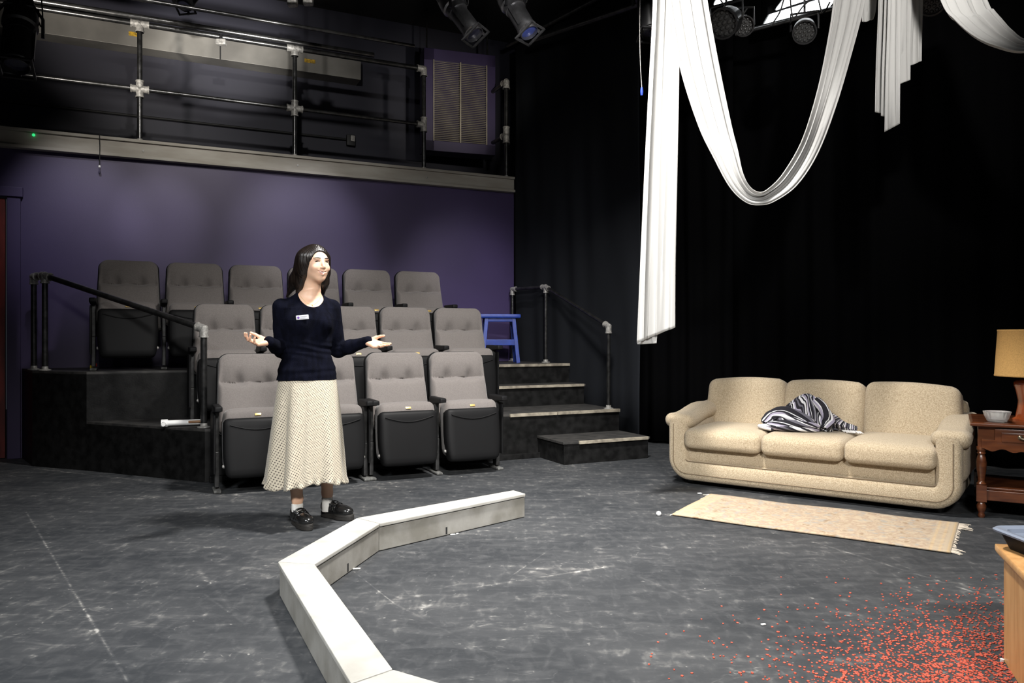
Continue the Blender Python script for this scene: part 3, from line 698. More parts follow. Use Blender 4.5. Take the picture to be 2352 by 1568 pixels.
for sx in (-1, 1): pl.lathe([(0, .012), (.012, .008), (.018, 0)], 12, Matrix.Translation((TW / 2 - .03 + sx * .075, -.040, .522)) @ Matrix.Rotation(PI / 2, 4, 'X'))
mesh_obj('drawer_pull', pl, mat('antique_brass', (.16, .13, .09), .35, metal=.8), parent=dw, smooth=50)
legp = [(.016, 0), (.021, .012), (.018, .022), (.016, .03), (.026, .055), (.028, .075), (.020, .095), (.027, .104)]
legq = [(.027, .205), (.030, .215), (.020, .225), (.018, .235), (.021, .26), (.028, .31), (.030, .35), (.024, .385), (.018, .40), (.026, .408), (.020, .418), (.028, .43), (.028, .45)]
for (x, y) in ((0, 0), (TW - .06, 0), (0, TD - .06), (TW - .06, TD - .06)):
    m_ = Matrix.Translation((x, y, 0)); b = MB(); b.lathe(legp, 20, m_); b.box((x, y, .155), (.056, .056, .104)); b.lathe(legq, 20, m_); T('leg', b, smooth=40)
b = MB(); b.box((TW / 2 - .03, 0, .145), (TW - .11, .03, .065)).box((TW / 2 - .03, TD - .06, .145), (TW - .11, .03, .065)); T('stretcher', b, bevel=.004)
b = MB(); b.box((0, TD / 2 - .03, .145), (.03, TD - .11, .065)).box((TW - .06, TD / 2 - .03, .145), (.03, TD - .11, .065)); T('stretcher', b, bevel=.004)
T('shelf', MB().box((TW / 2 - .03, TD / 2 - .03, .186), (TW - .06, TD - .07, .014)), bevel=.004)

# lamp
lp = thing('table_lamp', 'table lamp with an ochre drum shade and rust ceramic base', 'lamp', (3.335, 4.90, TZ + .001))
mesh_obj('base', MB().lathe([(0, 0), (.088, 0), (.09, .012), (.074, .022), (.070, .05), (.064, .09), (.062, .13), (.070, .18), (.080, .22), (.084, .245), (.070, .262), (.05, .275), (.028, .285), (.02, .30), (0, .30)], 40, sq=3.2), M_ceram, parent=lp, smooth=50)
mesh_obj('neck', MB().tube([(0, 0, .30), (0, 0, .36)], .012), M_brass, parent=lp, smooth=40)
sh = MB().lathe([(.198, .285), (.200, .287), (.200, .295), (.198, .297), (.181, .575), (.183, .577), (.183, .586), (.180, .587), (.176, .586), (.193, .290), (.198, .285)], 56)
mesh_obj('shade', sh, M_shade, parent=lp, smooth=50)
mesh_obj('shade_ring', MB().tube([(.0, -.177, .575), (0, .177, .575)], .003).tube([(-.177, 0, .575), (.177, 0, .575)], .003).tube([(0, 0, .36), (0, 0, .60)], .004), M_brass, parent=lp)
# glass ashtray
M_glass = bpy.data.materials.new('cut_glass'); M_glass.use_nodes = True; gb = M_glass.node_tree.nodes['Principled BSDF']
gb.inputs['Transmission Weight'].default_value = .75; gb.inputs['Roughness'].default_value = .12; gb.inputs['Base Color'].default_value = (.9, .9, .88, 1); gb.inputs['IOR'].default_value = 1.45
agm = MB()
prof = [(0, 0), (.05, 0), (.056, .006), (.066, .03), (.076, .062), (.077, .066), (.072, .067), (.063, .06), (.052, .022), (.045, .014), (0, .012)]
nn = 64; vs_ = []; fs_ = []
for r, z in prof:
    for k in range(nn):
        a = 2 * PI * k / nn; q = 1 + (.035 * math.cos(a * 16) if z > .01 and r > .055 else 0); vs_.append((r * q * math.cos(a), r * q * math.sin(a), z))
for i in range(len(prof) - 1):
    for k in range(nn): fs_.append((i * nn + k, i * nn + (k + 1) % nn, (i + 1) * nn + (k + 1) % nn, (i + 1) * nn + k))
agm.add(vs_, fs_)
tag(mesh_obj('glass_ashtray', agm, M_glass, smooth=50, loc=(3.085, 4.845, TZ + .002)), 'clear ribbed glass ashtray on the end table beside the lamp', 'ashtray')

# ---------------------------------------------------------------- oak cabinet at the right edge with a tray
ca = math.atan2(-.347, .938)
cb = thing('wooden_cabinet', 'low orange wooden cabinet cut off by the lower right corner', 'cabinet', (1.742, 2.70, 0), ca)
mesh_obj('body', MB().box((.5, -.45, .19), (1.0, .9, .38)), M_oak, parent=cb, bevel=.004)
mesh_obj('top', MB().rbox((.5, -.45, .396), (1.05, .95, .032), .010, 8, fn=None), M_oak, parent=cb, smooth=40)
mesh_obj('top_moulding', MB().prism([(-.0, 0), (1.0, 0), (1.0, -.9), (0, -.9)], .355, .38), M_oak, parent=cb, bevel=.008)
mesh_obj('caster', MB().lathe([(0, 0), (.007, 0), (.007, .010), (0, .010)], 12, Matrix.Translation((-.006, -.01, 0))), M_white, parent=cb, smooth=40)
tr = thing('plastic_tray', 'black tray with a blue-grey rim resting on the orange cabinet', 'tray', (1.93, 2.52, .413), math.radians(2))
def rr(w, d, r, n=6):
    p = []
    for (sx, sy, a0) in ((1, 1, 0), (-1, 1, PI / 2), (-1, -1, PI), (1, -1, 3 * PI / 2)):
        for k in range(n + 1):
            a = a0 + PI / 2 * k / n; p.append((sx * (w / 2 - r) + r * math.cos(a), sy * (d / 2 - r) + r * math.sin(a)))
    return p
def loft(levels):
    mb = MB(); n = len(levels[0][0]); vs = []; fs = []
    for p, z in levels: vs += [(x, y, z) for x, y in p]
    for i in range(len(levels) - 1):
        for k in range(n): fs.append((i * n + k, i * n + (k + 1) % n, (i + 1) * n + (k + 1) % n, (i + 1) * n + k))
    fs.append(tuple(reversed(range(n)))); fs.append(tuple(range((len(levels) - 1) * n, len(levels) * n)))
    return mb.add(vs, fs)
mesh_obj('tray_body', loft([(rr(.40, .30, .03), 0), (rr(.44, .34, .035), .05), (rr(.43, .33, .03), .05), (rr(.39, .29, .03), .012)]), M_plast, parent=tr, smooth=40)
mesh_obj('rim', loft([(rr(.44, .34, .035), .049), (rr(.475, .375, .04), .056), (rr(.478, .378, .04), .062), (rr(.465, .365, .04), .068), (rr(.41, .31, .03), .062), (rr(.40, .30, .03), .048)]), mat('blue_grey_plastic', (.20, .23, .29), .3), parent=tr, smooth=40)
tag(mesh_obj('paper_sheet', loft([(rr(.30, .20, .004), 0), (rr(.30, .20, .004), .003)]), M_white, loc=(1.965, 2.55, .486), rot=(math.radians(2), 0, math.radians(14))), 'white sheet of paper lying in the black tray', 'paper')

# ---------------------------------------------------------------- white polygonal border on the floor
BHt = .152
outer = [(.011, 4.945), (-.852, 4.19), (-1.037, 3.375), (-.462, 2.19), (.48, 1.62)]
innr = [(.087, 4.835), (-.705, 4.065), (-.865, 3.34), (-.357, 2.285), (.50, 1.77)]
blab = ['right-hand length of white painted floor border, nearest the seats and ending open', 'short middle length of white painted floor border by the woman\'s shoes', 'long near length of white painted floor border running towards the camera', 'white border piece just entering the bottom of the picture']
for i in range(4):
    a, b2 = Vector((*outer[i], 0)), Vector((*outer[i + 1], 0)); c, d2 = Vector((*innr[i], 0)), Vector((*innr[i + 1], 0))
    e = (b2 - a).normalized() * .0025
    t = thing('floor_border', blab[i], 'border', ((a + b2) / 2).to_tuple(), 0, 'white lengths of the angular floor border')
    O = (a + b2) / 2; pts = [a + e - O, b2 - e - O, d2 - e - O, c + e - O]
    cen = sum(pts, Vector()) / 4
    ins = [(cen + (p - cen) * 1.0) for p in pts]
    ins = [pts[0] + (pts[3] - pts[0]).normalized() * .008, pts[1] + (pts[2] - pts[1]).normalized() * .008, pts[2] + (pts[1] - pts[2]).normalized() * .008, pts[3] + (pts[0] - pts[3]).normalized() * .008]
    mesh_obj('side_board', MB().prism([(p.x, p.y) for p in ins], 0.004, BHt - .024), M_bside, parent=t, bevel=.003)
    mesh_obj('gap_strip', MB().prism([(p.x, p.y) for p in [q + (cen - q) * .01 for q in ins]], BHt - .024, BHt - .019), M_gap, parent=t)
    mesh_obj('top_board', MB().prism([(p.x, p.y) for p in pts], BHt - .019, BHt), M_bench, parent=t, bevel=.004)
    if i < 2:
        q = ins[3] * (.48 if i else .42) + ins[2] * (.52 if i else .58); dd = (ins[2] - ins[3]).normalized()
        mesh_obj('cable_slot', MB().prism([((q - dd * .006).x, (q - dd * .006).y), ((q + dd * .006).x, (q + dd * .006).y), ((q + dd * .006 + (cen - q).normalized() * 0).x + (q - cen).normalized().x * .002, (q + dd * .006).y + (q - cen).normalized().y * .002), ((q - dd * .006).x + (q - cen).normalized().x * .002, (q - dd * .006).y + (q - cen).normalized().y * .002)], .01, .05), M_gap, parent=t)
def chips(name, label, loc, parts_):
    mb = MB()
    for (x, y, sx, sy, a) in parts_: mb.rbox((0, 0, 0), (sx, sy, .006), .002, 3, M=Matrix.Translation((x, y, .005)) @ Matrix.Rotation(a, 4, 'Z'))
    tag(mesh_obj(name, mb, M_white, loc=loc, smooth=40), label, 'litter')
def flo(x, y): return ((x - CX) * CH / (y - HY), FOC * CH / (y - HY), 0)
chips('paper_scrap', 'crumpled white scraps by the right length of floor border', flo(1040, 1229), [(0, 0, .03, .012, .5), (.025, .02, .02, .01, 1.2)])
chips('tape_strip', 'thin white tape strip beside the middle length of floor border', flo(815, 1308), [(0, 0, .055, .012, .1)])
chips('paper_scrap', 'tiny white rectangle lying alone among the red flecks', flo(1753, 1436), [(0, 0, .02, .01, .3)])
tag(mesh_obj('tape_ball', MB().lathe([(0, 0), (.014, .003), (.018, .014), (.012, .026), (0, .030)], 9), M_white, loc=flo(1513, 1184), smooth=60), 'small white ball of tape on the floor left of the rug', 'litter')
chips('paper_scrap', 'small white scrap on the floor near the rug\'s far left corner', flo(1607, 1134), [(0, 0, .03, .02, .3)])

# red confetti flecks
rnd = random.Random(11); cf = MB(); cnt = 0
foc = Vector((1.78, 2.72)); tries = 0
while cnt < 3400 and tries < 60000:
    tries += 1
    px = rnd.uniform(1480, 2352); py = rnd.uniform(1320, 1640)
    x, y, _ = flo(px, py)
    dx = (px - 2290) / (230 if px < 2290 else 200); dy = (py - 1540) / 105
    den = math.exp(-(dx * dx + dy * dy) * .75) * .9 + .115 * math.exp(-(((px - 2150) / 330) ** 2) - ((py - 1520) / 120) ** 2) + .045 * math.exp(-((px - 1960) / 300) ** 2 - ((py - 1560) / 110) ** 2)
    den += .32 * math.exp(-((px - 1960) / 60) ** 2 - ((py - 1545) / 30) ** 2)
    if rnd.random() > den: continue
    if x > 1.735 and y < 2.68: continue
    r = rnd.uniform(.0024, .0052); n = rnd.choice((5, 6, 7)); a0 = rnd.uniform(0, 6)
    st_ = rnd.uniform(.9, 1.3); an = rnd.uniform(0, 3)
    p = []
    for k in range(n):
        a = a0 + 2 * PI * k / n; u, v_ = r * st_ * math.cos(a), r * math.sin(a); p.append((x + u * math.cos(an) - v_ * math.sin(an), y + u * math.sin(an) + v_ * math.cos(an)))
    cf.prism(p, .0005 + rnd.random() * .0004, .0022 + rnd.random() * .0022); cnt += 1
tag(mesh_obj('confetti', cf, mat('orange_red_confetti', (.50, .090, .052), .8, var=.2, vscale=30)), 'orange-red flecks scattered thickly over the black floor by the wooden cabinet', 'confetti', kind='stuff')

# ---------------------------------------------------------------- odds and ends on the platforms
def ptz(x, y, z): Y = FOC * (CH - z) / (y - HY); return Vector(((x - CX) * Y / FOC, Y, z))
a = ptz(370, 972, H2 + .03); b2 = ptz(472, 968, H2 + .03)
pp = thing('tube_prop', 'white tube prop with a brown wooden insert lying on the lower platform', 'prop', a, math.atan2((b2 - a).y, (b2 - a).x)); L_ = (b2 - a).length
mesh_obj('tube', MB().tube([(0.02, 0, .0), (L_ - .02, 0, 0)], .023, 16), M_white, parent=pp, smooth=40)
mesh_obj('collar', MB().tube([(0, 0, .0), (.05, 0, 0)], .031, 16).tube([(.02, -.0, .0), (.02, -.09, .0)], .016, 12), M_white, parent=pp, smooth=40)
mesh_obj('wooden_insert', MB().rbox((L_ * .8, -.018, .006), (L_ * .38, .03, .018), .004, 5), mat('brown_wood', (.25, .13, .06), .6), parent=pp, smooth=40)
q = ptz(212, 848, H3)
yp = thing('cable_plug', 'small yellow and red plug on the upper platform by the first back seat', 'plug', q)
mesh_obj('body', MB().rbox((0, 0, .02), (.035, .03, .04), .008, 5), mat('yellow_plastic', (.75, .55, .03), .5), parent=yp, smooth=40)
mesh_obj('tip', MB().rbox((.025, .01, .04), (.02, .02, .03), .006, 5), mat('red_plastic', (.5, .04, .02), .5), parent=yp, smooth=40)
# cord over the beam with its small end, and a green indicator
cd_ = thing('hanging_cable', 'thin black cord hanging over the balcony beam with a pale end', 'cord', aud(-.43, WT - .1, 2.80), TH)
mesh_obj('cord', MB().tube([(0, .0, .32), (.004, -.004, .2), (0, 0, 0)], .004, 8), M_rope, parent=cd_)
mesh_obj('end_cap', MB().lathe([(0, -.02), (.011, -.012), (.011, .006), (0, .012)], 10), M_white, parent=cd_, smooth=40)
q = aud(-.98, WT - .06, 3.05)
gl = mesh_obj('indicator_light', MB().lathe([(0, .014), (.012, .01), (.014, 0)], 12, Matrix.Rotation(PI / 2, 4, 'X')), mat('green_indicator', (.02, .5, .12), .3, emit=(.05, 1, .3), estr=.8), loc=q, rot=(0, 0, TH), smooth=40)
tag(gl, 'tiny green indicator on the face of the balcony beam', 'light')

# ---------------------------------------------------------------- hanging white drapes
M_dr = bpy.data.materials.new('white_drape_cloth'); M_dr.use_nodes = True; nt = M_dr.node_tree; bs_ = nt.nodes['Principled BSDF']
bs_.inputs['Base Color'].default_value = (.58, .575, .56, 1); bs_.inputs['Roughness'].default_value = .75; bs_.inputs['Sheen Weight'].default_value = .2
tl = nt.nodes.new('ShaderNodeBsdfTranslucent'); tl.inputs[0].default_value = (.66, .65, .63, 1)
mx = nt.nodes.new('ShaderNodeMixShader'); mx.inputs[0].default_value = .35
nt.links.new(bs_.outputs[0], mx.inputs[1]); nt.links.new(tl.outputs[0], mx.inputs[2]); nt.links.new(mx.outputs[0], nt.nodes['Material Output'].inputs[0])
def ribbon(EA, EB, pleats, amp, seed, sub=14, m=56, gather=0.0):
    """cloth between two edge curves (3-D points), pleated in depth"""
    rnd = random.Random(seed); A = catmull(EA, sub); B = catmull(EB, sub); ph = rnd.uniform(0, 6); am = [rnd.uniform(.35, 1) for _ in range(pleats + 2)]
    rows_ = []; N_ = len(A)
    for i in range(N_):
        a, b_ = A[i], B[i]; w_ = b_ - a; ii = min(max(i, 1), N_ - 2)
        d = ((A[ii + 1] + B[ii + 1]) - (A[ii - 1] + B[ii - 1])).normalized(); nr = w_.cross(d).normalized()
        row = []; v_ = i / (N_ - 1)
        for j in range(m + 1):
            u = j / m; c = u * pleats; k = int(c); f = c - k
            # pleat: asymmetric overlapping fold
            du = .30 * math.sin(2 * PI * f + .8 * math.sin(v_ * 3 + k)) / pleats * am[k % len(am)]
            y = amp * am[(k + 1) % len(am)] * math.sin(2 * PI * f + ph + 1.2 * math.sin(v_ * 2.2 + k * 1.7)) * min(1, 6 * u + .1, 6 * (1 - u) + .1)
            y += amp * 1.2 * math.sin(PI * u)
            uu = min(1, max(0, u + du * min(1, 5 * u, 5 * (1 - u))))
            row.append(a + w_ * uu + nr * y)
        rows_.append(row)
    g_ = MB().grid(rows_); g_.open = True; return g_
def E(pts): return [at(*p) for p in pts]
d = mesh_obj('hanging_drape', ribbon(E([(1500, -170, 5.3), (1500, 0, 5.3), (1490, 200, 5.3), (1480, 400, 5.28), (1471, 600, 5.26), (1463, 788, 5.25)]),
    E([(1562, -170, 5.3), (1562, 0, 5.3), (1560, 200, 5.3), (1556, 400, 5.28), (1552, 600, 5.26), (1551, 752, 5.25)]), 3, .030, 1), M_dr, solid=.003, smooth=80)
tag(d, 'long straight white drape hanging lowest, at the side curtain\'s edge', 'drape')
g2 = ribbon(E([(1468, 740, 5.31), (1464, 791, 5.31)]), E([(1512, 740, 5.31), (1508, 788, 5.31)]), 2, .01, 4)
mesh_obj('lower_fold', g2, M_dr, parent=d, solid=.003, smooth=80)
d = mesh_obj('swag_drape', ribbon(E([(1520, -170, 5.1), (1535, 0, 5.1), (1560, 150, 5.08), (1602, 285, 5.05), (1640, 365, 5.02), (1676, 430, 5.0), (1712, 464, 5.0), (1745, 471, 5.02), (1780, 462, 5.08), (1832, 424, 5.15), (1880, 350, 5.25), (1922, 240, 5.35), (1960, 110, 5.45), (1988, 0, 5.5), (2020, -170, 5.5)]),
    E([(1600, -170, 5.1), (1625, 0, 5.1), (1652, 150, 5.08), (1680, 285, 5.05), (1695, 345, 5.02), (1706, 395, 5.0), (1722, 428, 5.0), (1745, 441, 5.02), (1768, 430, 5.08), (1800, 395, 5.15), (1842, 320, 5.25), (1876, 210, 5.35), (1899, 100, 5.45), (1914, 0, 5.5), (1930, -170, 5.5)]), 4, .030, 6, sub=10), M_dr, solid=.003, smooth=80)
tag(d, 'white drape hanging in one deep U-shaped swag over the black backdrop', 'drape')
tt_ = MB(); tt_.open = True
for (x0, x1, yb0, yb1, Y, sd, pl_) in ((2012, 2042, 257, 259, 5.35, 2, 2), (2026, 2054, 266, 268, 5.30, 3, 1), (2034, 2068, 303, 284, 5.25, 4, 2), (2056, 2092, 197, 183, 5.38, 5, 2), (2084, 2118, 152, 140, 5.42, 8, 2)):
    g_ = ribbon(E([(x0 + 8, -170, Y), (x0 + 6, 0, Y), ((x0), yb0 * .6, Y), (x0 - 2, yb0, Y)]), E([(x1 + 4, -170, Y), (x1 + 2, 0, Y), (x1, yb1 * .6, Y), (x1 - 1, yb1, Y)]), pl_, .016, sd, m=24)
    tt_.add(g_.v, g_.f)
d = mesh_obj('hanging_drape', tt_, M_dr, solid=.003, smooth=80); tag(d, 'short gathered white drape tail with staggered ends, right of the swag', 'drape')
g_ = ribbon(E([(1978, -170, 5.7), (1978, 0, 5.7), (1980, 50, 5.7)]), E([(2018, -170, 5.7), (2014, 0, 5.7), (2006, 44, 5.7)]), 2, .015, 9, m=24)
d = mesh_obj('hanging_drape', g_, M_dr, solid=.003, smooth=80); tag(d, 'smallest white drape end peeking down behind the right arm of the swag', 'drape')
d = mesh_obj('swag_drape', ribbon(E([(2105, -170, 4.8), (2160, 0, 4.75), (2192, 45, 4.72), (2235, 82, 4.7), (2285, 105, 4.66), (2352, 119, 4.6), (2440, 100, 4.5), (2520, 20, 4.45), (2570, -170, 4.4)]),
    E([(2205, -170, 4.8), (2268, 0, 4.75), (2283, 22, 4.72), (2302, 44, 4.7), (2324, 68, 4.66), (2358, 90, 4.6), (2410, 70, 4.5), (2450, 0, 4.45), (2480, -170, 4.4)]), 4, .026, 12, sub=10), M_dr, solid=.003, smooth=80)
tag(d, 'white drape swag cut off by the upper right edge of the picture', 'drape')

# ---------------------------------------------------------------- overhead pipes and lights
def opipe(a, b, r, label): tag(mesh_obj('lighting_pipe', MB().tube([a, b], r, 14), M_pipe, smooth=45), label, 'pipe')
opipe(aud(-3.2, 7.9, 4.12), aud(2.15, 7.9, 4.12), .026, 'steel lighting pipe running just above the balcony rail')
opipe(aud(-3.2, 7.3, 4.05), aud(2.4, 7.3, 4.05), .018, 'thinner steel pipe along the top left, above the other')
opipe(Vector((-2.6, 6.3, 4.16)), Vector((1.2, 6.3, 4.16)), .026, 'lighting pipe carrying the two silver spotlights')
opipe(Vector((-.6, 5.35, 4.0)), Vector((4.2, 5.35, 4.0)), .026, 'lighting pipe the long drape and swag hang from')
opipe(Vector((2.2, 4.62, 3.95)), Vector((4.2, 4.62, 3.95)), .026, 'lighting pipe the right-hand swag hangs from')
opipe(at(1690, 78, 7.0), at(1960, 8, 6.4), .022, 'pipe crossing below the bright ceiling lights')
opipe(at(1225, 92, 7.9) + Vector((0, 0, 0)), at(1478, 6, 6.2), .024, 'dark pipe sloping to the drape over the side curtain')
opipe(aud(-4.3, 5.0, 4.25), aud(-1.2, 5.0, 4.25), .026, 'pipe carrying the black spotlight at the left edge')
for i, (x, t_) in enumerate(((-1.75, 7.9), (1.1, 7.9), (-.6, 7.3))):
    pass
def ers(loc, target, m, label, L=.56, scale=1.0, hang=None, gel=True, gelm=None):
    """ellipsoidal spotlight: reflector housing, lens barrel, colour frame, yoke and clamp"""
    t = bpy.data.objects.new('spotlight', None); COL.objects.link(t); t.location = loc; tag(t, label, 'spotlight')
    d = (Vector(target) - Vector(loc)).normalized(); q = d.to_track_quat('-Z', 'Y').to_matrix().to_4x4()
    P = lambda mb, nm, mm=m: mesh_obj(nm, (lambda k: k)(MB().add(mb.v, mb.f, q @ Matrix.Scale(scale, 4))), mm, parent=t, smooth=40)
    b = MB().lathe([(0, .30), (.05, .30), (.06, .28), (.075, .22), (.095, .14), (.10, .10), (.10, .06), (.085, .05), (.085, .0)], 24)
    for k in range(4): b.rbox((0, .0, .17), (.018, .19 - .0 * k, .09), .004, 3, M=Matrix.Rotation(PI / 4 * k, 4, 'Z'))
    P(b, 'reflector_housing')
    b = MB().lathe([(.075, .06), (.075, -.20), (.082, -.205), (.082, -.23), (.073, -.235), (.073, -.26), (.068, -.262), (.068, -.20)], 24)
    for a in (0, PI): b.box((math.cos(a) * .082, 0, -.08), (.012, .03, .22))
    P(b, 'lens_barrel')
    P(MB().lathe([(0, -.235), (.05, -.238), (.068, -.232)], 24), 'lens', gelm or M_lens)
    g = MB()
    for (x, y, w_, h_) in ((0, .088, .19, .014), (0, -.088, .19, .014), (.088, 0, .014, .19), (-.088, 0, .014, .19)): g.box((x, y, -.268), (w_, h_, .014))
    for a in range(3): g.box((.09 * math.cos(a * 2.1 + .5), .09 * math.sin(a * 2.1 + .5), -.255), (.02, .02, .03))
    P(g, 'colour_frame')
    # yoke rises to the clamp
    hz = (hang if hang is not None else loc[2] + .35) - loc[2]; side = Vector((-d.y, d.x, 0)).normalized() if abs(d.z) < .99 else Vector((1, 0, 0)); r = .125 * scale
    pts = [side * r + Vector((0, 0, -.01)), side * r + Vector((0, 0, .12)), side * r * .6 + Vector((0, 0, .20)), side * -r * .6 + Vector((0, 0, .20)), side * -r + Vector((0, 0, .12)), side * -r + Vector((0, 0, -.01))]
    mesh_obj('yoke', MB().tube(pts, .012, 6), M_lampb, parent=t)
    mesh_obj('clamp', MB().tube([(0, 0, .19), (0, 0, hz - .045)], .010, 8).rbox((0, 0, hz - .01), (.05, .035, .10), .01, 4), M_lampb, parent=t, smooth=40)
    mesh_obj('power_cable', MB().tube(catmull([d * -.29 * scale, d * -.33 * scale + Vector((.05, 0, -.05)), side * .12 + Vector((.02, 0, .10)), side * .06 + Vector((0, 0, hz))], 6), .005, 6), M_rope, parent=t)
    return t
ers(at(1052, 28, 6.1), at(1094, 84, 6.03), M_lampm, 'silver theatre spotlight over the louvred box, the left one', hang=4.16)
ers(at(1184, 22, 6.1), at(1224, 88, 6.0), M_lampm, 'silver theatre spotlight at top centre with a blue lens, the right one', hang=4.16, gelm=mat('blue_gel', (.05, .07, .25), .2))
ers(at(45, 78, 5.2), at(38, 150, 5.1), M_lampb, 'black theatre spotlight hanging at the upper left edge', scale=1.1, hang=4.25)
ers(at(1490, 12, 5.9), at(1494, 60, 5.85), M_lampb, 'black spotlight tucked behind the top of the long drape', hang=4.3)
ers(at(445, -18, 6.9), at(430, 2, 6.8), M_lampb, 'dark spotlight barely showing at the top edge, left part', hang=4.35, scale=.9)
def par(loc, target, label, r=.10, hang=4.1, col=M_lampb):
    t = bpy.data.objects.new('par_light', None); COL.objects.link(t); t.location = loc; tag(t, label, 'spotlight')
    d = (Vector(target) - Vector(loc)).normalized(); q = d.to_track_quat('-Z', 'Y').to_matrix().to_4x4()
    mesh_obj('can', MB().lathe([(0, .20), (r * .5, .20), (r * .75, .16), (r, .06), (r, -.06), (r * 1.08, -.062), (r * 1.08, -.085), (r * .95, -.085), (r * .95, -.02), (0, -.0)], 28, q), col, parent=t, smooth=40)
    mb = MB()
    for k in range(19):
        rr_ = 0 if k == 0 else (r * .38 if k < 7 else r * .74); a = 0 if k == 0 else (k * PI / 3 if k < 7 else k * PI / 6)
        mb.lathe([(.0, -.066), (r * .10, -.064), (r * .17, -.055)], 10, q @ Matrix.Translation((rr_ * math.cos(a), rr_ * math.sin(a), 0)))
    mb.lathe([(0, -.05), (r * .93, -.05), (r * .93, -.056), (0, -.056)], 24, q)
    mesh_obj('lens', mb, mat('frosted_lens', (.030, .030, .030), .4), parent=t, smooth=40)
    hz = hang - loc[2]; side = Vector((-d.y, d.x, 0)).normalized(); R_ = r * 1.2
    mesh_obj('yoke', MB().tube([side * R_, side * R_ + Vector((0, 0, .14)), side * -R_ + Vector((0, 0, .14)), side * -R_], .01, 6).tube([(0, 0, .14), (0, 0, hz)], .009, 6), M_lampb, parent=t)
    return t
par(at(1848, 70, 6.0), at(1848, 98, 5.6), 'dim round light facing down beneath the bright panel', r=.085, hang=4.0)
par(at(1705, 58, 6.1), at(1722, 66, 5.8), 'small round light tilted right between swag arms', r=.075, hang=4.0)
par(at(1668, 50, 6.0), at(1640, 66, 5.8), 'dark round light facing left behind the swag', r=.11, hang=4.0)
par(at(2140, 2, 5.6), at(2142, 18, 5.3), 'dim round light at the top edge between drape tail and right swag', r=.09, hang=4.0)
# fluorescent panels near the ceiling
M_em = mat('lit_diffuser', (.9, .9, .9), .5, emit=(.93, .97, 1.0), estr=6.0)
def troffer(a, b, c, label):
    a, b, c = Vector(a), Vector(b), Vector(c); u = b - a; v_ = c - a; o = a + u / 2 + v_ / 2
    t = thing('ceiling_light', label, 'light', o, 0)
    f = lambda q, z: ((a + u * q[0] + v_ * q[1] - o).x, (a + u * q[0] + v_ * q[1] - o).y)
    P4 = lambda e: [f((e, e), 0), f((1 - e, e), 0), f((1 - e, 1 - e), 0), f((e, 1 - e), 0)]
    mesh_obj('housing', MB().prism(P4(-.04), .012, .09), M_lampb, parent=t, bevel=.004)
    mesh_obj('diffuser', MB().prism(P4(.0), 0, .014), M_em, parent=t)
    for q in ((.15, .5), (.85, .5)): mesh_obj('hanger', MB().tube([(*f(q, 0), .09), (*f(q, 0), 5.3 - o.z)], .006, 6), M_lampb, parent=t)
def pz(x, y, z): Y = FOC * (z - CH) / (HY - y); return Vector(((x - CX) * Y / FOC, Y, z))
troffer(pz(1753, 62, 4.12), pz(1905, 17, 4.12), pz(1768, 36, 4.12), 'bright white light panel seen between the arms of the swag')
troffer(pz(1782, 24, 4.12), pz(1880, -8, 4.12), pz(1802, -2, 4.12), 'bright white light panel behind the first, at the top edge')
troffer(pz(1640, 12, 4.12), pz(1730, -14, 4.12), pz(1660, -22, 4.12), 'bright white light panel just right of the swag top')
for i, (p) in enumerate([((1655, 0), (1690, 45), (1716, 20)), ((1815, -5), (1822, 40), (1845, 14), (1868, -5)), ((1770, 60), (1790, 30), (1800, 0)), ((1880, 0), (1890, 30), (1906, 5))]):
    tag(mesh_obj('cable_loop', MB().tube(catmull([at(x, y, 5.9) for x, y in p], 8), .006, 8), M_rope, smooth=60), ['loop of black cable in front of the left light panel', 'loop of black cable crossing the middle of the bright panel', 'black cable curving over the panel\'s left end', 'black cable by the panel\'s right end at the swag'][i], 'cable')
hc = thing('hanging_connector', 'blue cable connector hanging on a thin wire left of the long drape', 'connector', at(1474, 210, 5.8))
mesh_obj('wire', MB().tube(catmull([(0, 0, .03), (-.012, 0, .25), (-.015, 0, .5), (-.012, 0, .75)], 6), .003, 6), M_galv, parent=hc)
mesh_obj('plug', MB().lathe([(0, -.035), (.009, -.03), (.012, 0), (.008, .03), (0, .035)], 12), M_bluep, parent=hc, smooth=40)
for i, (x, y, l) in enumerate(((672, 6, 'left'), (708, 3, 'right'))):
    q = thing('junction_box', 'small pale metal box hanging at the top edge, the %s of the pair' % l, 'box', at(x, y, 6.9))
    mesh_obj('box', MB().rbox((0, 0, 0), (.085, .06, .07), .008, 5), M_galv, parent=q, smooth=40)
    mesh_obj('stem', MB().tube([(0, 0, .03), (0, 0, 5.3 - q.location.z)], .008, 8), M_lampb, parent=q)
q = thing('pipe_sensor', 'small white box fixed under the balcony top rail', 'box', at(508, 97, 7.95))
mesh_obj('box', MB().rbox((0, 0, 0), (.10, .06, .06), .008, 5), M_galv, parent=q, smooth=40)
mesh_obj('bracket', MB().box((0, 0, .05), (.02, .02, .06)), M_lampb, parent=q)
q = mesh_obj('wall_vent', MB().box((0, 0, 0), (.26, .05, .035)).box((0, 0.01, .09), (.26, .05, .02)).box((0, .01, .17), (.26, .05, .02)), M_steel, loc=aud(4.05, 9.70, 4.45), rot=(0, 0, TH)); tag(q, 'slatted metal fitting high on the wall beside the louvred box', 'vent')
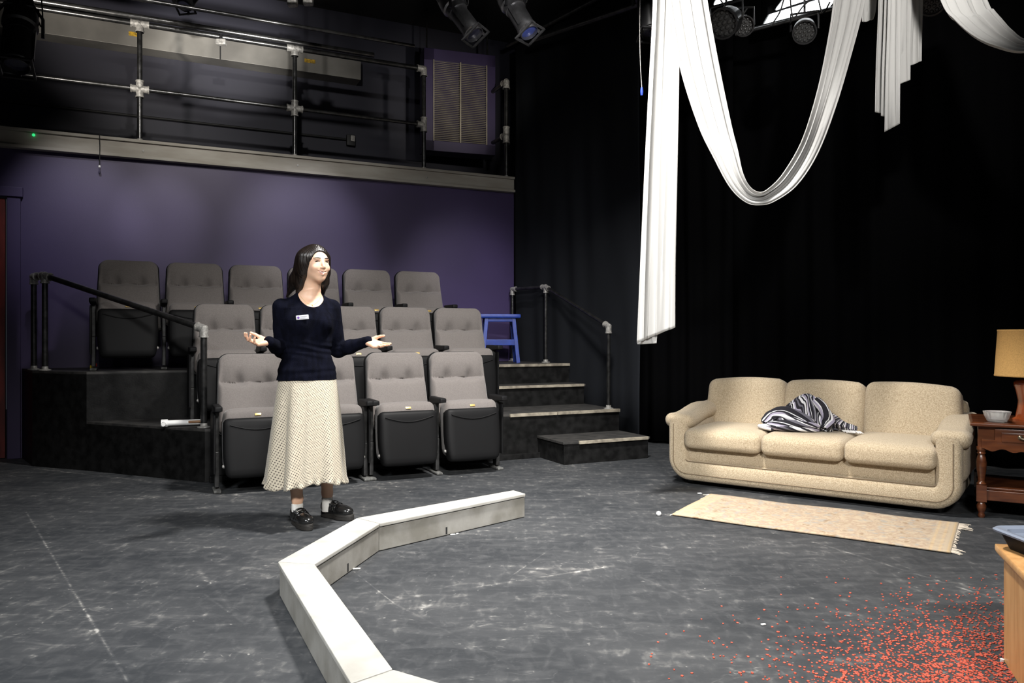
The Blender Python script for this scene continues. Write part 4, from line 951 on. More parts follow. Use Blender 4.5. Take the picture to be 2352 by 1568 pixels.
# ---------------------------------------------------------------- smooth solids for the figure (signed distances, surface nets)
class SDF:
    def __init__(s): s.p = []
    def ell(s, c, r, k=.015, ax=None, sub=False):
        c = np.array(c, float); r = np.array(r, float) * np.ones(3); A = np.eye(3) if ax is None else np.array(ax, float)   # rows: local axes in world
        def f(P): q = (P - c) @ A.T; l = np.sqrt(((q / r) ** 2).sum(-1)); g = np.sqrt(((q / r ** 2) ** 2).sum(-1)) + 1e-9; return l * (l - 1) / g
        R = r.max(); s.p.append((f, c - R, c + R, k, sub)); return s
    def cap(s, a, b, ra, rb=None, k=.015, sub=False):
        a = np.array(a, float); b = np.array(b, float); rb = ra if rb is None else rb; d = b - a; dd = (d * d).sum() + 1e-12
        def f(P): q = P - a; t = np.clip((q @ d) / dd, 0, 1); return np.sqrt(((q - t[..., None] * d) ** 2).sum(-1)) - (ra + (rb - ra) * t)
        R = max(ra, rb); s.p.append((f, np.minimum(a, b) - R, np.maximum(a, b) + R, k, sub)); return s
    def loft(s, c, ax, lev, k=.02):
        """lev: (z, half width, half depth, shift l, shift f), ax: lateral and forward axes"""
        c = np.array(c, float); L_ = np.array(ax[0], float); F_ = np.array(ax[1], float); lev = np.array(lev, float)
        def f(P):
            z = P[..., 2]; a, b, ol, of = [np.interp(z, lev[:, 0], lev[:, i]) for i in (1, 2, 3, 4)]
            q = P - c; l = q @ L_ - ol; w_ = q @ F_ - of; rr_ = np.sqrt((l / a) ** 2 + (w_ / b) ** 2); g = np.sqrt((l / a ** 2) ** 2 + (w_ / b ** 2) ** 2) + 1e-9
            d = np.where(rr_ > .2, rr_ * (rr_ - 1) / g, -np.minimum(a, b) * (1 - rr_)); return np.maximum(d, np.maximum(lev[0, 0] - z, z - lev[-1, 0]))
        R = lev[:, 1:3].max() + .08; s.p.append((f, np.array([c[0] - R, c[1] - R, lev[0, 0]]), np.array([c[0] + R, c[1] + R, lev[-1, 0]]), k, False)); return s
    def fn(s, f, lo, hi, k=.004, sub=False): s.p.append((f, np.array(lo, float), np.array(hi, float), k, sub)); return s
    def __call__(s, P):
        D = np.full(P.shape[:-1], 1.0)
        for f, lo, hi, k, sub in s.p: D = s.comb(D, f(P), k, sub)
        return D
    @staticmethod
    def comb(a, b, k, sub):
        if sub: b = -b; h = np.clip(.5 - .5 * (b - a) / k, 0, 1); return a * h + b * (1 - h) + k * h * (1 - h) if False else np.maximum(a, b) + np.maximum(k - np.abs(a - b), 0) ** 2 / (4 * k)
        return np.minimum(a, b) - np.maximum(k - np.abs(a - b), 0) ** 2 / (4 * k)
    def mesh(s, h, lo=None, hi=None):
        if lo is None: lo = np.min([p[1] for p in s.p if not p[4]], 0) - .012; hi = np.max([p[2] for p in s.p if not p[4]], 0) + .012
        lo = np.array(lo, float); hi = np.array(hi, float); n = np.ceil((hi - lo) / h).astype(int) + 1
        D = np.full(n, 1.0); axs = [lo[i] + h * np.arange(n[i]) for i in range(3)]
        for f, a, b, k, sub in s.p:
            m = k + 3 * h + .012; i0 = np.maximum(((a - m - lo) / h).astype(int), 0); i1 = np.minimum(((b + m - lo) / h).astype(int) + 2, n)
            if (i1 <= i0).any(): continue
            G = np.stack(np.meshgrid(*[axs[q][i0[q]:i1[q]] for q in range(3)], indexing='ij'), -1); sl = tuple(slice(i0[q], i1[q]) for q in range(3))
            D[sl] = s.comb(D[sl], f(G), k, sub)
        for q in range(3):      # close at the box sides
            sl = [slice(None)] * 3; sl[q] = 0; D[tuple(sl)] = np.maximum(D[tuple(sl)], h * .5); sl[q] = -1; D[tuple(sl)] = np.maximum(D[tuple(sl)], h * .5)
        return nets(D, lo, h)
def nets(D, lo, h):
    S_ = D < 0; n = np.array(D.shape)
    cs = S_[:-1, :-1, :-1].astype(np.int8); tot = np.zeros(n - 1, np.int8)
    for i in (0, 1):
        for j in (0, 1):
            for k in (0, 1): tot += S_[i:n[0] - 1 + i, j:n[1] - 1 + j, k:n[2] - 1 + k]
    act = np.argwhere((tot > 0) & (tot < 8)); ids = -np.ones(n - 1, np.int64); ids[tuple(act.T)] = np.arange(len(act))
    acc = np.zeros((len(act), 3)); cnt = np.zeros(len(act))
    cor = [(i, j, k) for i in (0, 1) for j in (0, 1) for k in (0, 1)]
    for a in cor:
        for q in range(3):
            if a[q]: continue
            b = list(a); b[q] = 1; A = act + a; B = act + b; da = D[tuple(A.T)]; db = D[tuple(B.T)]; m = (da < 0) != (db < 0)
            t = np.where(m, da / np.where(np.abs(da - db) < 1e-12, 1, da - db), 0); p = A.astype(float); p[:, q] += t
            acc[m] += p[m]; cnt[m] += 1
    V = lo + h * acc / np.maximum(cnt, 1)[:, None]; F_ = []
    for q in range(3):
        r, t = (q + 1) % 3, (q + 2) % 3
        a = [slice(None)] * 3; b = [slice(None)] * 3; a[q] = slice(0, n[q] - 1); b[q] = slice(1, n[q])
        X = np.argwhere(S_[tuple(a)] != S_[tuple(b)]); X = X[(X[:, r] > 0) & (X[:, t] > 0) & (X[:, r] < n[r] - 1) & (X[:, t] < n[t] - 1)]
        if not len(X): continue
        er = np.zeros(3, int); er[r] = 1; et_ = np.zeros(3, int); et_[t] = 1
        g = lambda Y: ids[tuple(Y.T)]
        f = np.stack([g(X - er - et_), g(X - et_), g(X), g(X - er)], 1); ins = S_[tuple(X.T)]; f[~ins] = f[~ins][:, ::-1]; F_.append(f)
    return V, np.concatenate(F_)
def np_obj(name, V, F_, m, parent=None, offset=None, cols=None, smooth=True):
    me = bpy.data.meshes.new(name); V = V - (np.array(offset) if offset is not None else 0)
    me.from_pydata(V.tolist(), [], F_.tolist()); me.polygons.foreach_set('use_smooth', [smooth] * len(me.polygons)); me.update()
    if cols is not None:
        ca_ = me.color_attributes.new('tint', 'FLOAT_COLOR', 'POINT'); ca_.data.foreach_set('color', np.concatenate([cols, np.ones((len(cols), 1))], 1).astype(np.float32).ravel())
    me.materials.append(m); o = bpy.data.objects.new(name, me); COL.objects.link(o)
    if parent is not None: o.parent = parent
    return o
def relax(V, F_, it=2):
    for _ in range(it):
        A = np.zeros_like(V); c = np.zeros(len(V))
        for a, b in ((0, 1), (1, 2), (2, 3), (3, 0)):
            np.add.at(A, F_[:, a], V[F_[:, b]]); np.add.at(A, F_[:, b], V[F_[:, a]]); np.add.at(c, F_[:, a], 1); np.add.at(c, F_[:, b], 1)
        V = V * .5 + .5 * A / np.maximum(c, 1)[:, None]
    return V

# ---------------------------------------------------------------- the woman
PC = np.array([-1.253, 4.66, 0.0]); ph_ = math.radians(25)
Lx = np.array([math.cos(ph_), math.sin(ph_), 0]); Fx = np.array([math.sin(ph_), -math.cos(ph_), 0])
tp = lambda l, f, z: PC + Lx * l + Fx * f + np.array([0, 0, z])
hh_ = math.radians(43); Lh = np.array([math.cos(hh_), math.sin(hh_), 0]); Fh = np.array([math.sin(hh_), -math.cos(hh_), 0]); Uh = np.array([0, 0, 1.0])
# a slight tilt of the head back and to her right
tl_ = math.radians(-1); Fh2 = Fh * math.cos(tl_) + Uh * math.sin(tl_); Uh2 = Uh * math.cos(tl_) - Fh * math.sin(tl_)
rl_ = math.radians(0.5); Lh2 = Lh * math.cos(rl_) + Uh2 * math.sin(rl_); Uh3 = Uh2 * math.cos(rl_) - Lh * math.sin(rl_)
HA = np.array([Lh2, Fh2, Uh3]); HC = np.array([-1.190, 4.625, 1.588]); hp = lambda r, f, u: HC + r * HA[0] + f * HA[1] + u * HA[2]
woman = thing('person', 'woman in a navy sweater and cream dotted skirt standing with both palms out', 'person', (PC[0], PC[1], 0))
PO = (PC[0], PC[1], 0.0)
def skin_mat():
    m = bpy.data.materials.new('skin'); m.use_nodes = True; nt = m.node_tree; b = nt.nodes['Principled BSDF']
    a = nt.nodes.new('ShaderNodeAttribute'); a.attribute_name = 'tint'; nt.links.new(a.outputs['Color'], b.inputs['Base Color'])
    b.inputs['Roughness'].default_value = .45; b.inputs['Subsurface Weight'].default_value = .12; b.inputs['Subsurface Radius'].default_value = (.02, .008, .004); b.inputs['Subsurface Scale'].default_value = .4
    return m
M_skin = skin_mat(); SK = np.array([.66, .42, .29])
# head, neck and chest
hd = SDF()
hd.ell(hp(0, -.020, .036), (.073, .088, .076), ax=HA).ell(hp(0, .020, -.012), (.062, .064, .078), .03, HA)
hd.ell(hp(0, .018, -.052), (.054, .056, .050), .03, HA).ell(hp(0, .052, -.090), (.024, .020, .018), .03, HA)
for q in (-1, 1):
    hd.ell(hp(q * .036, .056, -.026), (.022, .022, .020), .02, HA)
    hd.ell(hp(q * .074, -.012, -.006), (.007, .016, .030), .006, HA)
    hd.ell(hp(q * .027, .070, .028), (.020, .010, .008), .014, HA)
hd.ell(hp(0, .058, -.052), (.030, .026, .022), .015, HA)
hd.cap(hp(0, .076, .018), hp(0, .094, -.018), .0065, .0095, .012).ell(hp(0, .092, -.024), (.0105, .010, .008), .006, HA)
for q in (-1, 1):
    hd.ell(hp(q * .0105, .086, -.026), (.0065, .008, .006), .006, HA)
    hd.ell(hp(q * .030, .094, .010), (.015, .017, .0065), .010, HA, sub=True)
hd.cap(hp(-.029, .068, -.042), hp(0, .0850, -.0485), .0035, .0046, .006).cap(hp(0, .0850, -.0485), hp(.029, .068, -.042), .0046, .0035, .006)
hd.cap(hp(-.023, .070, -.054), hp(0, .082, -.066), .004, .0056, .006).cap(hp(0, .082, -.066), hp(.023, .070, -.054), .0056, .004, .006)
hd.cap(hp(-.027, .077, -.0462), hp(0, .090, -.0565), .0022, .0052, .003, sub=True).cap(hp(0, .090, -.0565), hp(.027, .077, -.0462), .0052, .0022, .003, sub=True)
nb = tp(.016, .0, 1.375)
hd.cap(hp(0, -.022, -.050), nb + np.array([0, 0, -.005]), .050, .054, .035)
tor = [(1.18, .150, .100, 0, 0), (1.25, .158, .106, 0, .004), (1.32, .150, .092, .004, .004), (1.365, .115, .072, .008, 0), (1.395, .080, .060, .012, -.002), (1.42, .058, .055, .014, -.002)]
hd.loft(PC, (Lx, Fx), tor, .03)
for q in (-1, 1): hd.cap(tp(.012 + q * .015, .060, 1.350), tp(.012 + q * .075, .042, 1.362), .008, .008, .02)      # collar bones
V, Fq = hd.mesh(.0022, lo=HC - np.array([.16, .16, .42]), hi=HC + np.array([.16, .16, .15])); Vh = V
loc_ = (V - HC) @ HA.T
c_ = np.tile(SK, (len(V), 1)); r_, f_, u_ = loc_.T
def blend(c, m, col): return c * (1 - m[:, None]) + np.array(col) * m[:, None]
lipm = np.clip(1.6 - np.sqrt((r_ / .029) ** 2 + ((u_ + .0570 - (r_ / .028) ** 2 * .012) / .0125) ** 2) * 1.6, 0, 1) * (f_ > .06)
c_ = blend(c_, np.clip(lipm * 1.4, 0, 1), (.46, .17, .14))
for q in (-1, 1): c_ = blend(c_, np.exp(-(((r_ - q * .040) / .020) ** 2 + ((u_ + .024) / .016) ** 2)) * .35 * (f_ > .03), (.70, .34, .25))
parts_V = [V]; parts_F = [Fq]; parts_C = [c_]
# legs
hipR, hipL = tp(-.072, 0, .86), tp(.072, 0, .86)
ankR, ankL = np.array([-1.309, 4.645, .10]), np.array([-1.170, 4.825, .10])
knR = np.array([-1.335, 4.585, .47]); knL = np.array([-1.165, 4.72, .47])
lg = SDF()
for hip, kn, an in ((hipR, knR, ankR), (hipL, knL, ankL)):
    lg.cap(hip, kn, .070, .054, .03); calf = kn * .62 + an * .38 + np.array([.006, .018, 0])
    lg.cap(kn, calf, .050, .049, .03).cap(calf, an + np.array([0, 0, .06]), .047, .033, .03).cap(an + np.array([0, 0, .06]), an - np.array([0, 0, .04]), .031, .028, .02)
lg.loft(PC, (Lx, Fx), [(.84, .145, .092, 0, 0), (.95, .148, .095, 0, 0), (1.06, .128, .09, 0, 0), (1.20, .145, .095, 0, 0)], .04)
V, Fq = lg.mesh(.0045); parts_F.append(Fq + sum(len(v) for v in parts_V)); parts_V.append(V); parts_C.append(np.tile(SK * np.array([1.0, .97, .95]), (len(V), 1)))
# arms and hands
shR, shL = tp(-.152, -.004, 1.332), tp(.152, -.004, 1.332)
elR = np.array([-1.408, 4.650, 1.065]); elL = np.array([-1.088, 4.775, 1.062])
wrR = np.array([-1.405, 4.41, 1.118]); wrL = np.array([-.884, 4.665, 1.118])
def nrm(v): v = np.array(v, float); return v / np.linalg.norm(v)
def hand(W, d, up_, side, curls, spread, thumb, el):
    """side +1: her right hand, -1: her left; the palm faces up_"""
    s = SDF(); d = nrm(d); n = nrm(np.array(up_) - d * np.dot(up_, d)); t = np.cross(d, n) * side
    offs = (.0275, .0095, -.0085, -.0255); lens = ((.036, .022, .018), (.039, .025, .019), (.036, .023, .019), (.028, .018, .017)); bl = (.084, .087, .083, .075)
    s.cap(W + nrm(el - W) * .05, W, .0245, .0235, .01)
    for j in range(4):
        b = W + d * bl[j] + t * offs[j]; s.cap(W + d * .010 + t * offs[j] * .62, b, .0125, .0098, .012)
        dr_ = nrm(d + t * offs[j] * spread); a = 0.0; p = b; rad = (.0086, .0078, .0070, .0062) if j < 3 else (.0076, .0069, .0062, .0056)
        for g in range(3):
            a += math.radians(curls[j][g]); v = dr_ * math.cos(a) + n * math.sin(a); q = p + v * lens[j][g]; s.cap(p, q, rad[g], rad[g + 1], .0035); p = q
    # the heel of the palm and the ball of the thumb
    s.cap(W + d * .018 - t * .014 + n * .004, W + d * .060 - t * .022 + n * .003, .013, .010, .012)
    a0 = W + d * .014 + t * .015 + n * .004; a1 = W + d * (.040) + t * .038 + n * .012 * thumb[0]; a2 = a1 + nrm(d * thumb[1] + t * thumb[2] + n * thumb[3]) * .032; a3 = a2 + nrm(d * (thumb[1] + .25) + t * thumb[2] * .75 + n * thumb[3]) * .026
    s.cap(a0, a1, .015, .0125, .012).cap(a1, a2, .0105, .0090, .006).cap(a2, a3, .0088, .0072, .004)
    return s
hR = hand(wrR, (-.105, -.088, -.010), (-.15, -.62, .80), 1, ((22, 32, 22), (26, 36, 26), (30, 38, 28), (34, 38, 26)), 6, (1.2, .75, .65, .35), elR)
hL = hand(wrL, (.150, -.085, -.046), (-.05, -.62, .80), -1, ((4, 8, 6), (8, 10, 8), (12, 14, 10), (16, 18, 12)), 3, (1.3, .85, .42, .35), elL)
for s_, el, wr in ((hR, elR, wrR), (hL, elL, wrL)):
    V, Fq = s_.mesh(.0019); d = nrm(wr - el); m = ((V - wr) @ d)
    cc = np.tile(SK * np.array([1.03, .95, .93]), (len(V), 1)); parts_F.append(Fq + sum(len(v) for v in parts_V)); parts_V.append(V); parts_C.append(cc)
am = SDF()
for sh_, el, wr in ((shR, elR, wrR), (shL, elL, wrL)):
    am.cap(sh_, el, .042, .035, .02).cap(el, el * .65 + wr * .35, .035, .035, .02).cap(el * .65 + wr * .35, wr - nrm(wr - el) * .02, .034, .024, .02)
V, Fq = am.mesh(.004); parts_F.append(Fq + sum(len(v) for v in parts_V)); parts_V.append(V); parts_C.append(np.tile(SK, (len(V), 1)))
body = np_obj('body', np.concatenate(parts_V), np.concatenate(parts_F), M_skin, woman, PO, np.concatenate(parts_C))

# sweater
M_swe = mat('navy_knit', (.0024, .0028, .0068), .95, var=.35, vscale=40, bump=.35, bscale=380, stretch=(1, 1, .35), spec=.06)
sw = SDF(); e = .009
sl_ = [(.885, .180, .122, 0, 0), (.95, .172, .118, 0, 0), (1.01, .152, .108, 0, 0), (1.07, .140, .102, 0, 0), (1.13, .148, .106, 0, 0), (1.25, .166, .112, 0, .004), (1.32, .170, .102, .004, .004), (1.365, .145, .086, .008, 0), (1.40, .094, .068, .012, -.004), (1.425, .066, .062, .014, -.006)]
sw.loft(PC, (Lx, Fx), sl_, .03)
for q in (-1, 1): sw.ell(tp(q * .070, .078, 1.232), (.062, .052, .060), .05)
for q, sh_, el, wr in ((-1, shR, elR, wrR), (1, shL, elL, wrL)):
    sw.cap(sh_ + np.array([0, 0, -.006]), el, .053, .044, .030).cap(el, el * .6 + wr * .4, .044, .042, .02).cap(el * .6 + wr * .4, wr + nrm(wr - el) * .004, .042, .0300, .02)
    d = nrm(wr - el); sw.cap(wr - d * .018, wr + d * .006, .0315, .0315, .004)
def plane_cut(z):  return lambda P: P[..., 2] - z
sw.ell(tp(.018, .075, 1.418), (.082, .155, .094), .006, ax=np.array([Lx, Fx, Uh]), sub=True)
sw.cap(tp(.016, -.01, 1.38), hp(0, -.02, -.03), .058, .062, .006, sub=True)
# knit creases round the waist, ribbed cuffs and hem
def crease(P):
    return np.full(P.shape[:-1], 1.0)
V, Fq = sw.mesh(.0032)
loc2 = V - PC; l2 = loc2 @ Lx; f2 = loc2 @ Fx; z2 = V[:, 2]
wv = .0030 * np.exp(-((z2 - 1.07) / .045) ** 2) * np.sin(z2 * 165 + l2 * 14 + 2 * np.sin(l2 * 12)) + .0022 * np.exp(-((z2 - .935) / .03) ** 2) * np.sin(z2 * 120 - l2 * 9) + .0014 * np.sin(z2 * 60 + l2 * 40) * (z2 < 1.25)
rad = np.stack([l2, f2], 1); rn_ = np.linalg.norm(rad, axis=1) + 1e-6; inb = (rn_ < .21)
V = V + (Lx * (rad[:, :1] / rn_[:, None]) + Fx * (rad[:, 1:] / rn_[:, None])) * (wv * inb)[:, None]
sweater = np_obj('sweater', V, Fq, M_swe, woman, PO)
# cuffs, neckline and hem bands follow the sweater
for wr, el in ((wrR, elR), (wrL, elL)):
    d = nrm(wr - el); mb = MB(); mb.tube([Vector(wr - d * .030 - np.array(PO)), Vector(wr - d * .012 - np.array(PO)), Vector(wr + d * .008 - np.array(PO))], [.034, .0325, .0315], 28)
    mesh_obj('cuff', mb, M_swe, parent=sweater, smooth=50)

# skirt
def skirt_mat():
    m = bpy.data.materials.new('cream_dotted_skirt_cloth'); m.use_nodes = True; nt = m.node_tree; N = nt.nodes; L = nt.links; b = N['Principled BSDF']
    uv = N.new('ShaderNodeUVMap'); uv.uv_map = 'UVMap'; mp = N.new('ShaderNodeMapping'); mp.inputs['Rotation'].default_value = (0, 0, math.radians(33)); mp.inputs['Scale'].default_value = (100, 74, 1)
    L.new(uv.outputs[0], mp.inputs[0]); v = N.new('ShaderNodeTexVoronoi'); v.voronoi_dimensions = '2D'; v.inputs['Scale'].default_value = 1.0; v.inputs['Randomness'].default_value = 0.0; L.new(mp.outputs[0], v.inputs['Vector'])
    r = N.new('ShaderNodeValToRGB'); L.new(v.outputs['Distance'], r.inputs[0]); e_ = r.color_ramp.elements
    e_[0].position = .19; e_[0].color = (.07, .055, .05, 1); e_[1].position = .32; e_[1].color = (.47, .42, .325, 1)
    L.new(r.outputs[0], b.inputs['Base Color']); b.inputs['Roughness'].default_value = .7; b.inputs['Sheen Weight'].default_value = .2
    tc = N.new('ShaderNodeTexCoord'); n = N.new('ShaderNodeTexNoise'); n.inputs['Scale'].default_value = 45; n.inputs['Detail'].default_value = 4; L.new(tc.outputs['Object'], n.inputs['Vector'])
    bp = N.new('ShaderNodeBump'); bp.inputs['Strength'].default_value = .35; bp.inputs['Distance'].default_value = .01; L.new(n.outputs['Fac'], bp.inputs['Height']); L.new(bp.outputs[0], b.inputs['Normal'])
    return m
nR, nK = 220, 64; SV = []; UVs = []
for i in range(nK + 1):
    v_ = i / nK; z = .935 + (.262 - .935) * v_; a = .162 + (.243 - .162) * min(1, v_ * 1.0) ** .8; b_ = .104 + (.190 - .104) * v_ ** .8
    for k in range(nR):
        ps = 2 * PI * k / nR; sps = math.degrees(ps) if ps < PI else math.degrees(ps) - 360     # 0 faces the camera, + to the picture's right
        g = v_ ** 1.3
        fold = .020 * math.cos(5 * ps + .9) + .012 * math.cos(9 * ps + 2.0 + v_) + .006 * math.cos(17 * ps + 3 * v_)
        fold += -.062 * math.exp(-((sps + 33) / 9) ** 2) + .020 * math.exp(-((sps + 52) / 13) ** 2) + .016 * math.exp(-((sps + 14) / 12) ** 2) + .030 * math.exp(-((sps - 84) / 10) ** 2) + .022 * math.exp(-((sps + 86) / 12) ** 2)
        R_ = 1 / math.sqrt((math.sin(ps - ph_) / a) ** 2 + (math.cos(ps - ph_) / b_) ** 2) + fold * g * .8 + (.010 * math.exp(-((v_ - 1) / .03) ** 2) * math.sin(ps * 23))
        zz = z - (.012 * math.cos(3 * ps + 1.2) + .022 * math.exp(-((sps + 50) / 22) ** 2) + .012 * math.exp(-((sps + 38) / 8) ** 2) * 0 + .006 * math.sin(ps * 13)) * v_ ** 4
        SV.append((R_ * math.sin(ps) + .004, -R_ * math.cos(ps), zz)); UVs.append((math.radians(sps) * (.15 + .06 * v_), z))
SF = [(i * nR + k, i * nR + (k + 1) % nR, (i + 1) * nR + (k + 1) % nR, (i + 1) * nR + k) for i in range(nK) for k in range(nR)]
me = bpy.data.meshes.new('skirt'); me.from_pydata(SV, [], SF); ul = me.uv_layers.new(name='UVMap')
for p in me.polygons:
    p.use_smooth = True; us = [UVs[v][0] for v in p.vertices]; wrap = max(us) - min(us) > .3
    for li, vi in zip(p.loop_indices, p.vertices):
        u, v_ = UVs[vi]
        if wrap and u < 0: u += 2 * PI * (.15 + .06 * (.935 - v_) / .673)
        ul.data[li].uv = (u, v_)
me.materials.append(skirt_mat()); sk_o = bpy.data.objects.new('skirt', me); COL.objects.link(sk_o); sk_o.parent = woman
md = sk_o.modifiers.new('solid', 'SOLIDIFY'); md.thickness = .003; md.offset = 0

# hair
M_hair = mat('dark_brown_hair', (.0045, .003, .0025), .34, col2=(.013, .0085, .0065), vscale=60, bump=.22, bscale=90, stretch=(2, 2, .05))
hr = SDF()
hr.ell(hp(0, -.020, .036), (.083, .096, .086), .02, HA).ell(hp(0, -.040, -.02), (.078, .066, .080), .03, HA)
for q in (-1, 1): hr.cap(hp(q * .070, .000, .040), hp(q * .078, -.022, -.05), .022, .024, .03)
hr.ell(hp(0, .105, -.030), (.070, .086, .100), .012, HA, sub=True)
hr.ell(hp(0, .082, .012), (.062, .050, .058), .012, HA, sub=True)
hr.ell(hp(-.012, .092, .030), (.052, .046, .052), .010, HA, sub=True)
hr.cap(hp(.004, .030, .128), hp(.0, .080, .098), .003, .010, .010, sub=True)
A = lambda x, y, Y: np.array(at(x, y, Y))
hr.cap(hp(-.060, -.040, .03), A(680, 644, 4.68), .046, .034, .05).cap(A(680, 644, 4.68), A(659, 681, 4.71), .034, .006, .05)
hr.cap(hp(-.072, -.01, -.01), A(690, 650, 4.63), .022, .018, .04).cap(A(690, 650, 4.63), A(682, 680, 4.64), .018, .010, .04)
hr.cap(hp(0, -.075, 0), A(705, 665, 4.745), .050, .040, .03).cap(A(705, 665, 4.745), A(700, 720, 4.79), .042, .018, .03)
hr.cap(hp(.064, -.040, -.01), A(743, 650, 4.71), .030, .022, .05).cap(A(743, 650, 4.71), A(742, 676, 4.74), .022, .010, .05)
V, Fq = hr.mesh(.0026)
lc = (V - HC) @ HA.T; ang = np.arctan2(lc[:, 0], -lc[:, 1] + .03); gr_ = .0009 * np.sin(ang * 46 + 1.2 * np.sin(V[:, 2] * 9)) + .0007 * np.sin(ang * 91 + V[:, 2] * 6)
rd = V - HC; rd[:, 2] *= .3; rd /= np.linalg.norm(rd, axis=1)[:, None] + 1e-6
np_obj('hair', V + rd * gr_[:, None], Fq, M_hair, woman, PO)

# face details sit on the skin: march along the view of the face to find it
def surf(r, u, off=0.0):
    f = np.linspace(.12, .02, 401); P = np.stack([hp(r, x, u) for x in f]); D = hd(P); i = int(np.argmax(D < 0)); return hp(r, f[i] + off, u) - np.array(PO)
M_brow = mat('dark_brow', (.02, .012, .009), .8); M_eye = mat('dark_eye', (.012, .008, .007), .15); M_ew = mat('eye_white', (.55, .52, .50), .3)
for q in (-1, 1):
    pts = [Vector(surf(q * (.014 + .034 * k / 8), .030 + .0035 * math.sin(PI * (k / 8) * .85) - .002 * (k / 8), .0008)) for k in range(9)]
    mesh_obj('eyebrow', MB().tube(pts, [.0013 + .0015 * math.sin(PI * (k + 1) / 10) for k in range(9)], 8), M_brow, parent=woman, smooth=60)
    ep = [Vector(surf(q * (.017 + .027 * k / 8), .0095 + .0045 * math.sin(PI * k / 8), .0003)) for k in range(9)]
    mesh_obj('upper_eyelid', MB().tube(ep, [.0011 + .0010 * math.sin(PI * k / 8) for k in range(9)], 8), M_brow, parent=woman, smooth=60)
    ey = SDF().ell(np.array(surf(q * .030, .0095, -.0052)) + np.array(PO), (.0115, .0060, .0042), .002, HA); V, Fq = ey.mesh(.0012); np_obj('eye', V, Fq, M_eye, woman, PO)
tm = MB(); tpz = [Vector(surf(-.021 + .042 * k / 10, -.0480 - .0060 * math.sin(PI * k / 10) , .0004)) for k in range(11)]
tm.tube(tpz, [.0010 + .0026 * math.sin(PI * k / 10) for k in range(11)], 8)
mesh_obj('teeth', tm, mat('teeth_white', (.72, .69, .63), .3), parent=woman, smooth=60)
mesh_obj('earring', MB().tube([Vector(hp(-.082, -.004, -.030) - np.array(PO) + np.array([0, 0, .007 * math.cos(k * PI / 6)]) + .007 * math.sin(k * PI / 6) * np.array([.7, -.7, 0])) for k in range(13)], .0014, 6), M_brass, parent=woman, smooth=60)
# necklace
nk = []
for k in range(17):
    u = k / 16 * 2 - 1; l = .014 + u * .062; z = 1.395 - .055 * (1 - u * u)
    f = np.linspace(.20, .0, 401); P = np.stack([tp(l, x, z) for x in f]); D = hd(P); i = int(np.argmax(D < 0)); nk.append(Vector(tp(l, f[i] + .0008, z) - np.array(PO)))
nk_o = mesh_obj('necklace', MB().tube(nk, .0009, 6), M_brass, parent=woman, smooth=60)
mesh_obj('pendant', MB().rbox(tuple(nk[8] + Vector((0.002, -.002, -.006))), (.007, .003, .010), .0015, 4), M_brass, parent=nk_o, smooth=60)
# name badge: pinned to the sweater at her right
q0 = None; f = np.linspace(.25, .0, 601)
def swsurf(l, z): P = np.stack([tp(l, x, z) for x in f]); D = sw(P); i = int(np.argmax(D < 0)); return tp(l, f[i] + .002, z) - np.array(PO)
bc = swsurf(-.052, 1.262); bx1 = swsurf(-.020, 1.262); bx0 = swsurf(-.085, 1.262); bzz = swsurf(-.052, 1.275)
ux = Vector(nrm(bx1 - bx0)); ux = (ux + Vector((0, 0, .10))).normalized(); nz_ = Vector(-Fx).cross(Vector((0, 0, 1))); nn_ = ux.cross(Vector((0, 0, 1))).normalized(); vv_ = nn_.cross(ux)
if nn_.y > 0: nn_ = -nn_
BMx = Matrix(((ux.x, nn_.x, vv_.x, bc[0] + nn_.x * .006), (ux.y, nn_.y, vv_.y, bc[1] + nn_.y * .006), (ux.z, nn_.z, vv_.z, bc[2]), (0, 0, 0, 1)))
badge = mesh_obj('name_badge', MB().rbox((0, 0, 0), (.074, .005, .027), .0022, 6, M=BMx), mat('silver_badge', (.50, .51, .54), .4), parent=woman, smooth=50)
mesh_obj('emblem', MB().lathe([(0, .0008), (.007, .0006), (.007, 0)], 14, BMx @ Matrix.Translation((-.024, .0028, 0)) @ Matrix.Rotation(-PI / 2, 4, 'X')), mat('purple_print', (.10, .03, .25), .5), parent=badge)
tx = MB()
for (zz, x0, x1) in ((.0045, -.012, .026), (-.0045, -.012, .018)):
    x = x0; rr3 = random.Random(int(zz * 1e4) + 50)
    while x < x1: w_ = rr3.uniform(.0015, .004); tx.box((x + w_ / 2, .0031, zz), (w_, .0006, .0022), BMx); x += w_ + .0012
mesh_obj('lettering', tx, mat('grey_print', (.22, .22, .26), .6), parent=badge)

# shoes and socks
M_shoe = mat('polished_black_leather', (.010, .010, .010), .16, coat=.7, bump=.05, bscale=30)
M_sole = mat('black_rubber_sole', (.022, .020, .018), .6); M_sock = mat('white_sock_knit', (.62, .61, .58), .9, bump=.3, bscale=300)
us = SDF(); us.ell((.182, 0, .052), (.068, .046, .034), .02).ell((.12, .0, .054), (.085, .042, .040), .02).ell((.048, 0, .068), (.050, .041, .050), .03)
us.ell((.074, 0, .130), (.068, .033, .062), .008, sub=True).fn(lambda P: P[..., 2] - .030, (-.05, -.1, -.05), (.3, .1, .03), .002, sub=True)
UV_, UF_ = us.mesh(.0025)
def sole_out(s=0.0):
    p = []
    for k in range(40):
        a = 2 * PI * k / 40; x = math.cos(a); w_ = .047 if x > 0 else .037; yy = math.copysign(abs(math.sin(a)) ** .85, math.sin(a)) * (w_ + s) * (1 - .10 * math.exp(-((x + .15) / .3) ** 2)); p.append((.126 + (.130 + s) * math.copysign(abs(x) ** .95, x), yy))
    return p
first = None
